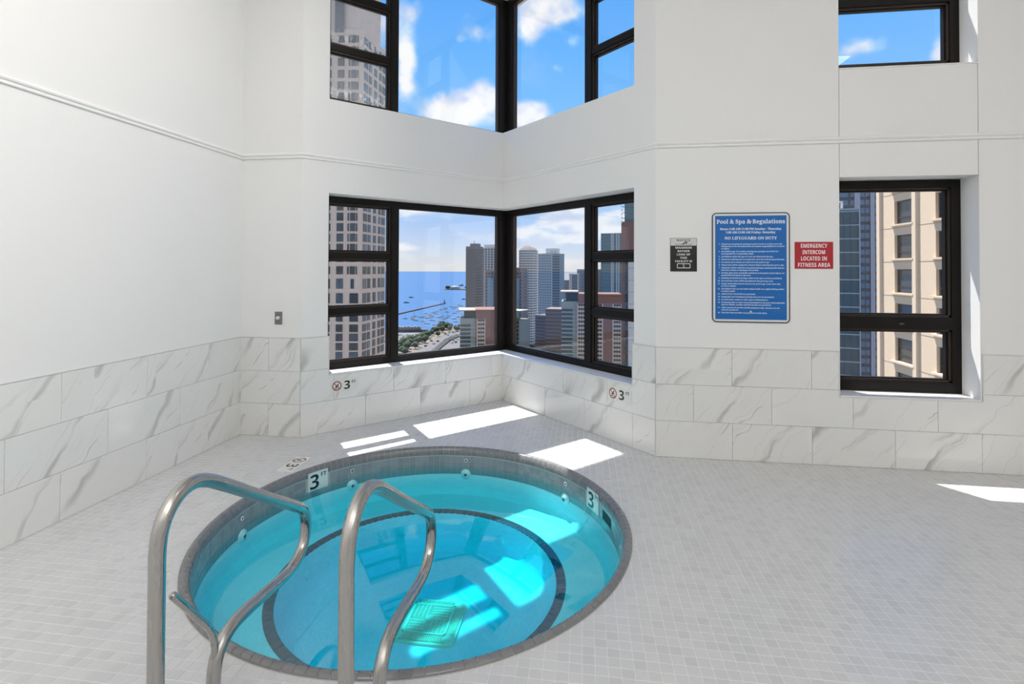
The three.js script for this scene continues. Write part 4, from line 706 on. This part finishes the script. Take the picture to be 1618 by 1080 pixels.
  const Mb = block('green_terrace_block', 'small grey green block with a canopy and roof garden', [800, 420], [820, 414], 504.5, 18); bodyOf(Mb, concrete(0.13, 0.15, 0.14)); grid(Mb, { cols: 6, floor: 3.2, ww: 0.75, wh: 0.5 }); part('canopy', box(Mb.w * 1.25, 0.6, 16, Mb.w * 0.55, Mb.h + 7.5, -6), concrete(0.22, 0.21, 0.19), Mb.t); part('canopy_posts', mergeGeometries([box(0.6, 7.5, 0.6, 1, Mb.h + 3.7, -1), box(0.6, 7.5, 0.6, Mb.w * 0.7, Mb.h + 3.7, -1)]), concrete(0.3, 0.3, 0.28), Mb.t); part('roof_garden', mergeGeometries([0.25, 0.5, 0.75, 0.95].map((k) => new THREE.IcosahedronGeometry(1.4, 1).translate(Mb.w * k, Mb.h + 0.8, -1.5))), concrete(0.12, 0.16, 0.06), Mb.t);
  const N = block('brown_mid_rise', 'brown mid rise with many small balconies below the glass tower', [862, 440], [889, 436], 487.5, 22); bodyOf(N, concrete(0.12, 0.1, 0.09)); grid(N, { cols: 9, floor: 3.1, ww: 0.66, wh: 0.45, material: std({ color: lin(0.05, 0.05, 0.05), roughness: 0.3 }) });
  const O = block('dark_podium_block', 'dark street block at the foot of the pale glass tower', [846, 520], [864, 512], 497, 22); bodyOf(O, concrete(0.08, 0.08, 0.085)); grid(O, { cols: 7, floor: 3.2 });
}
// the two brick and glass apartment houses in the middle distance
function brickHouse(name, label, p0, zc, pGlass, pBrick, pEnd, yCanopy, yGlass, yBrick, floors, bays) {
  const B = block(name, label, [p0, zc], [pEnd, p0 < 809 ? zc + 4 : zc - 5], yBrick, 26), X = (p) => (p - p0) / (pEnd - p0) * B.w, top = heightAt(p0, yGlass, zc), roof = heightAt(p0, yCanopy, zc);
  const brick = concrete(0.125, 0.07, 0.056), stone = concrete(0.3, 0.26, 0.22);
  part('brick_body', box(B.w - X(pBrick), B.h, B.deep, (B.w + X(pBrick)) / 2, B.h / 2, -B.deep / 2), brick, B.t, 'red brick body');
  part('glass_wing', box(X(pBrick), top, B.deep - 2, X(pBrick) / 2, top / 2, -B.deep / 2 - 1), concrete(0.16, 0.19, 0.175), B.t, 'grey green glazed wing');
  part('setback_floor', box(X(pBrick) * 0.72, roof - top, B.deep - 8, X(pBrick) * 0.62, (roof + top) / 2, -B.deep / 2 - 2), glassDark, B.t);
  part('canopy', box(X(pBrick) * 1.08, 0.7, B.deep - 1, X(pBrick) * 0.46, roof + 0.3, -B.deep / 2), concrete(0.2, 0.185, 0.16), B.t); part('cornice', box(B.w - X(pBrick), 0.9, 1.6, (B.w + X(pBrick)) / 2, B.h - 0.4, 0.2), concrete(0.16, 0.1, 0.08), B.t);
  const gl = [], bl = [], st = [], bands = [];
  for (let y = B.h - 8; y > 2; y -= floors) {
    for (let i = 0; i < 6; i++) gl.push([X(pGlass) * (i + 0.5) / 6, y - 4, -1.9, X(pGlass) / 6 * 0.84, floors * 0.55, 0.5]);
    bands.push([X(pBrick) / 2, y - 4 - floors * 0.5, -1.7, X(pBrick), 0.35, 0.7]);
    for (const c of bays) for (const k of [-1, 0, 1]) bl.push([X(pBrick) + (B.w - X(pBrick)) * c + k * 1.7, y, 0.3, 1.3, floors * 0.5, 0.6]);
  }
  for (const c of bays) st.push([X(pBrick) + (B.w - X(pBrick)) * c, (B.h - 5) / 2, 0.05, 6.6, B.h - 9, 0.5]);
  inst('window_bays', st, stone, B.t); inst('glass_rows', gl, std({ color: lin(0.05, 0.07, 0.075), roughness: 0.15 }), B.t); inst('brick_windows', bl, glassDark, B.t); inst('floor_bands', bands, concrete(0.28, 0.31, 0.3), B.t);
  return B;
}
brickHouse('brick_apartment_house', 'low red brick and glass apartment house in front of the harbour towers', 727.4, 385, 744, 752, 808, 491, 503, 488.8, 3, [0.15, 0.7]);
brickHouse('brick_apartment_block', 'red brick and green glass apartment block with canopy below the teal tower', 887.4, 375, 905, 914, 982, 461.5, 476, 463.5, 3, [0.08, 0.47, 0.9]);
{ // teal towers on the right of the bay
  const Q = block('teal_glass_tower', 'wide teal glass tower with vertical pale strips', [949.5, 500], [990, 492], 368.5, 26); bodyOf(Q, std({ color: lin(0.075, 0.15, 0.165), roughness: 0.12 }));
  { const f = []; for (let y = 3; y < Q.h; y += 3.4) f.push([Q.w / 2, y, 0, Q.w, 0.35, 0.5]); inst('floor_bands', f, concrete(0.1, 0.14, 0.15), Q.t); const v = []; for (const k of [0.42, 0.48, 0.62, 0.7, 0.86, 0.94]) v.push([Q.w * k, Q.h / 2, 0.1, 0.9, Q.h - 1, 0.8]); inst('pale_strips', v, concrete(0.27, 0.31, 0.32), Q.t); }
  const R = block('brick_base_tower', 'tall teal topped tower on a brown brick base at the window edge', [981.7, 150], [1050, 145.5], 350, 14), top = heightAt(981.7, 250, 150);
  part('brick_base', box(R.w, R.h, R.deep, R.w / 2, R.h / 2, -R.deep / 2), concrete(0.13, 0.075, 0.06), R.t); part('glass_shaft', box(R.w - 0.6, top - R.h, R.deep - 1, R.w / 2 + 0.5, (top + R.h) / 2, -R.deep / 2 - 0.2), std({ color: lin(0.075, 0.16, 0.18), roughness: 0.12 }), R.t);
  { const f = []; for (let y = R.h + 1; y < top; y += 1.65) f.push([R.w / 2 + 0.4, y, -0.2, R.w, 0.16, 0.3]); inst('floor_bands', f, concrete(0.07, 0.11, 0.12), R.t); const s = []; for (let y = R.h; y < top; y += 1.1) s.push([0.15, y, 0, 0.35, 0.6, 0.5]); inst('edge_fins', s, concrete(0.5, 0.5, 0.48), R.t); }
  const y0 = heightAt(985, 405, 150);
  part('white_facade', box(R.w - 2.1, y0, 1, R.w / 2 + 1.05, y0 / 2, 0.4), concrete(0.36, 0.36, 0.34), R.t); part('dark_reveal', box(0.7, y0, 1.2, 1.75, y0 / 2, 0.4), glassDark, R.t); const jl = []; for (let y = 3; y < y0; y += 3.4) jl.push([R.w / 2 + 1.05, y, 0.8, R.w - 2.1, 0.1, 0.3]); inst('facade_joints', jl, concrete(0.15, 0.16, 0.17), R.t); const bal = []; for (let y = 3; y < y0; y += 3.4) bal.push([1.2, y, 0.5, 0.9, 1.1, 1]); inst('balconies', bal, concrete(0.05, 0.05, 0.05), R.t);
}

// ------------------------------------------------------------------ the big stone tower beside the lake
{
  const Z = 160, t = thing('stone_tower', 'large beige stone apartment tower with rows of square windows', 'building');
  const face = (px) => { const p = at(px, 423, Z); return p; };
  const P0 = face(430), P1 = face(571), dirSide = V(0, 0, 0).addScaledVector(camRight, Math.sin(9.8 * RAD)).addScaledVector(V(-Math.sin(YAW), 0, -Math.cos(YAW)), Math.cos(9.8 * RAD)).setY(0).normalize();
  const sideAt = (px) => { const r = ray(px, 423), o = V(0, EYE, 0); const n = V(dirSide.z, 0, -dirSide.x), k = (n.dot(P1) - n.dot(o)) / n.dot(r); return o.addScaledVector(r, k); };
  const P2 = sideAt(608.5), back = V(0, 0, 0).subVectors(P0, P1).setY(0);
  const stone = std({ color: lin(0.86, 0.64, 0.47), roughness: 0.85, bumpMap: plasterBump, bumpScale: 0.02 }), trim = std({ color: lin(0.88, 0.67, 0.5), roughness: 0.85 });
  const P3 = P2.clone().add(back), topH = at(571, 44, Z).y, crownH = at(571, -60, Z).y;
  const prism = (pts, y0, y1) => flatPoly(pts, y1, y1 - y0);
  part('shaft', prism([P0, P1, P2, P3], GROUND, topH), stone, t);
  const inset = (p, k) => { const c = P0.clone().add(P1).add(P2).add(P3).multiplyScalar(0.25); return p.clone().lerp(c, k); };
  part('crown', prism([P0, P1, P2, P3].map((p) => inset(p, 0.12)), topH, crownH), stone, t);
  const paneM = [[0.045, 0.055, 0.06], [0.07, 0.09, 0.1], [0.035, 0.036, 0.035], [0.11, 0.14, 0.16]].map((c) => std({ color: lin(...c), roughness: 0.12 })), munM = std({ color: lin(0.05, 0.045, 0.042), roughness: 0.5 });
  const uF = V(0, 0, 0).subVectors(P1, P0).setY(0).normalize(), nF = V(-uF.z, 0, uF.x); if (nF.dot(V(0, 0, 0).sub(P1)) < 0) nF.negate();
  const uS = dirSide.clone(), nS = V(-uS.z, 0, uS.x); if (nS.dot(V(0, 0, 0).sub(P1)) < 0) nS.negate();
  const r = rng(17), cache = new Map();
  const geoFor = (w, h) => { const k = w.toFixed(2) + ',' + h.toFixed(2); if (!cache.has(k)) cache.set(k, [new THREE.BoxGeometry(w, h, 0.3), mergeGeometries([box(0.12, h, 0.4), box(w, 0.12, 0.4, 0, h * 0.22), box(w, 0.14, 0.42, 0, h / 2), box(0.1, h, 0.42, -w / 2), box(0.1, h, 0.42, w / 2)])]); return cache.get(k); };
  let count = 0;
  const put = (u, n, pa, pb, ya, yb, depthPx, bars) => {                        // a window between two points of a face and two heights
    const c = pa.clone().add(pb).multiplyScalar(0.5), w = Math.round(pa.distanceTo(pb) * 10) / 10, h = Math.round((ya - yb) * 5) / 5, [g, m] = geoFor(w, h);
    if (count > 292) return; count++;
    const o = part('window', g, paneM[Math.floor(r() * 4)], t); o.position.set(c.x + n.x * 0.05, (ya + yb) / 2, c.z + n.z * 0.05); o.rotation.y = Math.atan2(n.x, n.z);
    if (bars) mesh('muntin', m, munM, o);
  };
  const H = (py, p) => { const d = p.clone().sub(V(0, EYE, 0)).setY(0).dot(V(-Math.sin(YAW), 0, -Math.cos(YAW))); return at(571, py, d / 1).y; };
  const rows = [[54, 65], [72, 84], [90.5, 102.5], [109.5, 121.5], [128, 140], [146, 158], [320, 332], [336.2, 348.5], [352.8, 365], [369.2, 381.3], [385.4, 397.5], [402, 413.7], [420.8, 433], [440.2, 455.8], [463.2, 478.8], [482, 493], [497.3, 507.6], [512.6, 524], [527, 538.4], [541.3, 553], [556, 567]];
  const front = [[518, 521.4], [532, 541.5]], side = [[573, 578.8], [580.6, 584.6], [589, 593], [597, 600.4], [602.4, 606.8]];
  for (const [ya, yb] of rows) {
    const cols = [...front, ...(yb < 440 ? [[548.5, 551], [553.2, 560.4], [562, 564.2]] : yb < 460 ? [[554.2, 559.5]] : [[553.2, 565.8]])];
    for (const [a, b] of cols) put(uF, nF, face(a), face(b), at(545, ya, Z).y, at(545, yb, Z).y, 0, b - a > 6);
    for (const [a, b] of side) { const pa = sideAt(a), pb = sideAt(b); put(uS, nS, pa, pb, at(545, ya, Z).y, at(545, yb, Z).y, 0, false); }
  }
  // tall window strip high up, string courses and pilasters
  part('tall_window', mergeGeometries([place3(face(526.5), face(541), at(545, -20, Z).y, at(545, 49, Z).y, nF, 0.25)]), paneM[1], t);
  const courses = []; for (const y of [167, 312, 415.5, 458, 480.5, 509.5, 540]) { const h = at(545, y, Z).y; courses.push(place3(P0, P1, h + 0.2, h - 0.2, nF, 0.25), place3(P1, P2, h + 0.2, h - 0.2, nS, 0.25)); }
  part('string_courses', mergeGeometries(courses), trim, t);
  const pil = []; for (const px of [523, 544, 568]) pil.push(place3(face(px), face(px + 1.2), topH, GROUND, nF, 0.25)); part('pilasters', mergeGeometries(pil), trim, t);
}
function place3(a, b, y1, y0, n, d) { const w = Math.hypot(b.x - a.x, b.z - a.z); return new THREE.BoxGeometry(w, y1 - y0, d).rotateY(Math.atan2(n.x, n.z)).translate((a.x + b.x) / 2 + n.x * d * 0.3, (y0 + y1) / 2, (a.z + b.z) / 2 + n.z * d * 0.3); }

// ------------------------------------------------------------------ neighbours behind the flat wall's window
{
  const X0 = 30.7, limestone = std({ color: lin(0.74, 0.57, 0.39), roughness: 0.8, bumpMap: plasterBump, bumpScale: 0.01 }), ledge = std({ color: lin(0.74, 0.58, 0.41), roughness: 0.8 }), inner = std({ color: lin(0.34, 0.3, 0.25), roughness: 0.9 });
  const P = (px, py) => onPlane(px, py, 'x', X0), z = (px) => P(px, 425).z;
  const t = thing('limestone_building', 'cream limestone building with large dark sash windows and ledges', 'building');
  const zFar = z(1388), zNear = -20, top = 13.6;
  const colZ = [[z(1413.7), z(1443.2)], [z(1479), z(1509)]], rowsH = [], p0 = P(1430, 314.8).y, pitch = (P(1430, 314.8).y - P(1430, 591).y) / 5, wh = P(1430, 314.8).y - P(1430, 352.6).y;
  for (let k = -3; k < 9; k++) rowsH.push(p0 - k * pitch);
  // wall with real window openings
  const s = poly([[zFar, GROUND], [zNear, GROUND], [zNear, top], [zFar, top]]);
  const cols = [...colZ]; const step = colZ[1][0] - colZ[0][0]; for (let k = 1; k < 3; k++) { const a = colZ[1][0] + step * k; if (a + (colZ[0][1] - colZ[0][0]) < zNear - 0.5) cols.push([a, a + colZ[0][1] - colZ[0][0]]); }
  for (const [a, b] of cols) for (const h of rowsH) if (h < top - 1) s.holes.push(poly([[a, h - wh], [b, h - wh], [b, h], [a, h]]));
  const g = new THREE.ExtrudeGeometry(s, { depth: 0.6, bevelEnabled: false }); g.rotateY(-Math.PI / 2); // x -> z, depth -> -x
  g.translate(X0 + 0.6, 0, 0);
  part('facade', g, limestone, t); part('body', box(18, top - GROUND - 0.5, zNear - zFar - 0.4, X0 + 9.7, (top + GROUND) / 2, (zNear + zFar) / 2), inner, t);
  const glassW = [[0.05, 0.05, 0.048], [0.075, 0.07, 0.06], [0.04, 0.045, 0.05]].map((c) => std({ color: lin(...c), roughness: 0.08 })), sash = std({ color: lin(0.05, 0.04, 0.03), roughness: 0.5 });
  const r = rng(2);
  cols.forEach(([a, b]) => { const w = b - a, gg = box(0.04, wh, w), fg = mergeGeometries([box(0.1, wh, 0.12, 0, 0, -w / 2 + 0.06), box(0.1, wh, 0.12, 0, 0, w / 2 - 0.06), box(0.1, 0.12, w, 0, wh / 2 - 0.06, 0), box(0.1, 0.1, w, 0, -wh * 0.22, 0), box(0.1, 0.12, w, 0, -wh / 2 + 0.06, 0)]), lg = mergeGeometries([box(0.35, 0.16, w + 0.7, -0.12, -0.08, 0), box(0.2, 0.14, w + 0.3, -0.05, -0.22, 0)]);
    for (const h of rowsH) { if (h >= top - 1) continue; const o = part('window', gg, glassW[Math.floor(r() * 3)], t); o.position.set(X0 + 0.35, h - wh / 2, (a + b) / 2); mesh('sash', fg, sash, o).position.x = -0.05; part('ledge', lg, ledge, t).position.set(X0, h - wh, (a + b) / 2); } });
  const pil = [z(1388), z(1444), z(1511)].map((zz, i) => box(0.3, top - GROUND, 0.55, X0 - 0.1, (top + GROUND) / 2, zz + 0.4)); part('pilasters', mergeGeometries(pil), ledge, t);
  const jo = rowsH.map((h) => box(0.03, 0.035, zNear - zFar, X0 - 0.003, h - pitch * 0.78, (zNear + zFar) / 2)); part('stone_joints', mergeGeometries(jo), std({ color: lin(0.3, 0.25, 0.2), roughness: 0.9 }), t);
  // glass block in front of a window tower
  const S = block('glass_curtain_block', 'grey green curtain wall block with pale floor edges', [1290, 150], [1358, 146], 331, 16); bodyOf(S, std({ color: lin(0.05, 0.085, 0.1), roughness: 0.1 }));
  const fH = (at(1340, 355.9, 148).y - at(1340, 377.3, 148).y);
  { const f = [], v = []; for (let y = heightAt(1340, 355.9, 148); y > 2; y -= fH) f.push([S.w / 2, y, 0.05, S.w, 0.32, 0.3]); for (let y = heightAt(1340, 355.9, 148) + fH; y < S.h; y += fH) f.push([S.w / 2, y, 0.05, S.w, 0.32, 0.3]); f.push([S.w / 2, S.h - 0.2, 0.05, S.w, 0.5, 0.4]); for (let i = 0; i <= 6; i++) v.push([S.w * i / 6.2, S.h / 2, 0.02, 0.14, S.h, 0.22]); inst('floor_edges', f, concrete(0.16, 0.22, 0.25), S.t); inst('mullions', v, concrete(0.04, 0.06, 0.07), S.t); part('roof_crane', mergeGeometries([box(0.5, 2.2, 0.5, S.w * 0.62, S.h + 1.1, -1), box(3, 0.4, 0.5, S.w * 0.5, S.h + 2.1, -1)]), concrete(0.55, 0.55, 0.53), S.t); }
  const T = block('blue_window_tower', 'tall tower with pairs of blue windows and grey fins', [1300, 205], [1392, 198], 180, 20), Xp = (px) => (px - 1300) / 92 * T.w; bodyOf(T, concrete(0.06, 0.055, 0.06));
  { const wn = [], fin = [], fl = 13.1 / F * 201; for (let y = 2; y < T.h - 2; y += fl) for (const [a, b] of [[1305, 1313], [1314, 1322], [1326.5, 1341], [1345, 1351], [1359, 1367], [1368.2, 1374.5], [1380.8, 1386]]) wn.push([(Xp(a) + Xp(b)) / 2, y, 0.04, Xp(b) - Xp(a), fl * 0.62, 0.2]); for (const px of [1352, 1356, 1376, 1379.2]) fin.push([Xp(px) + 0.3, T.h / 2, 0.25, px < 1360 ? 1 : 0.62, T.h, 0.7]); inst('window_pairs', wn, std({ color: lin(0.13, 0.2, 0.27), roughness: 0.12 }), T.t); inst('fins', fin, concrete(0.24, 0.25, 0.29), T.t); }
}

renderer.render(scene, camera);
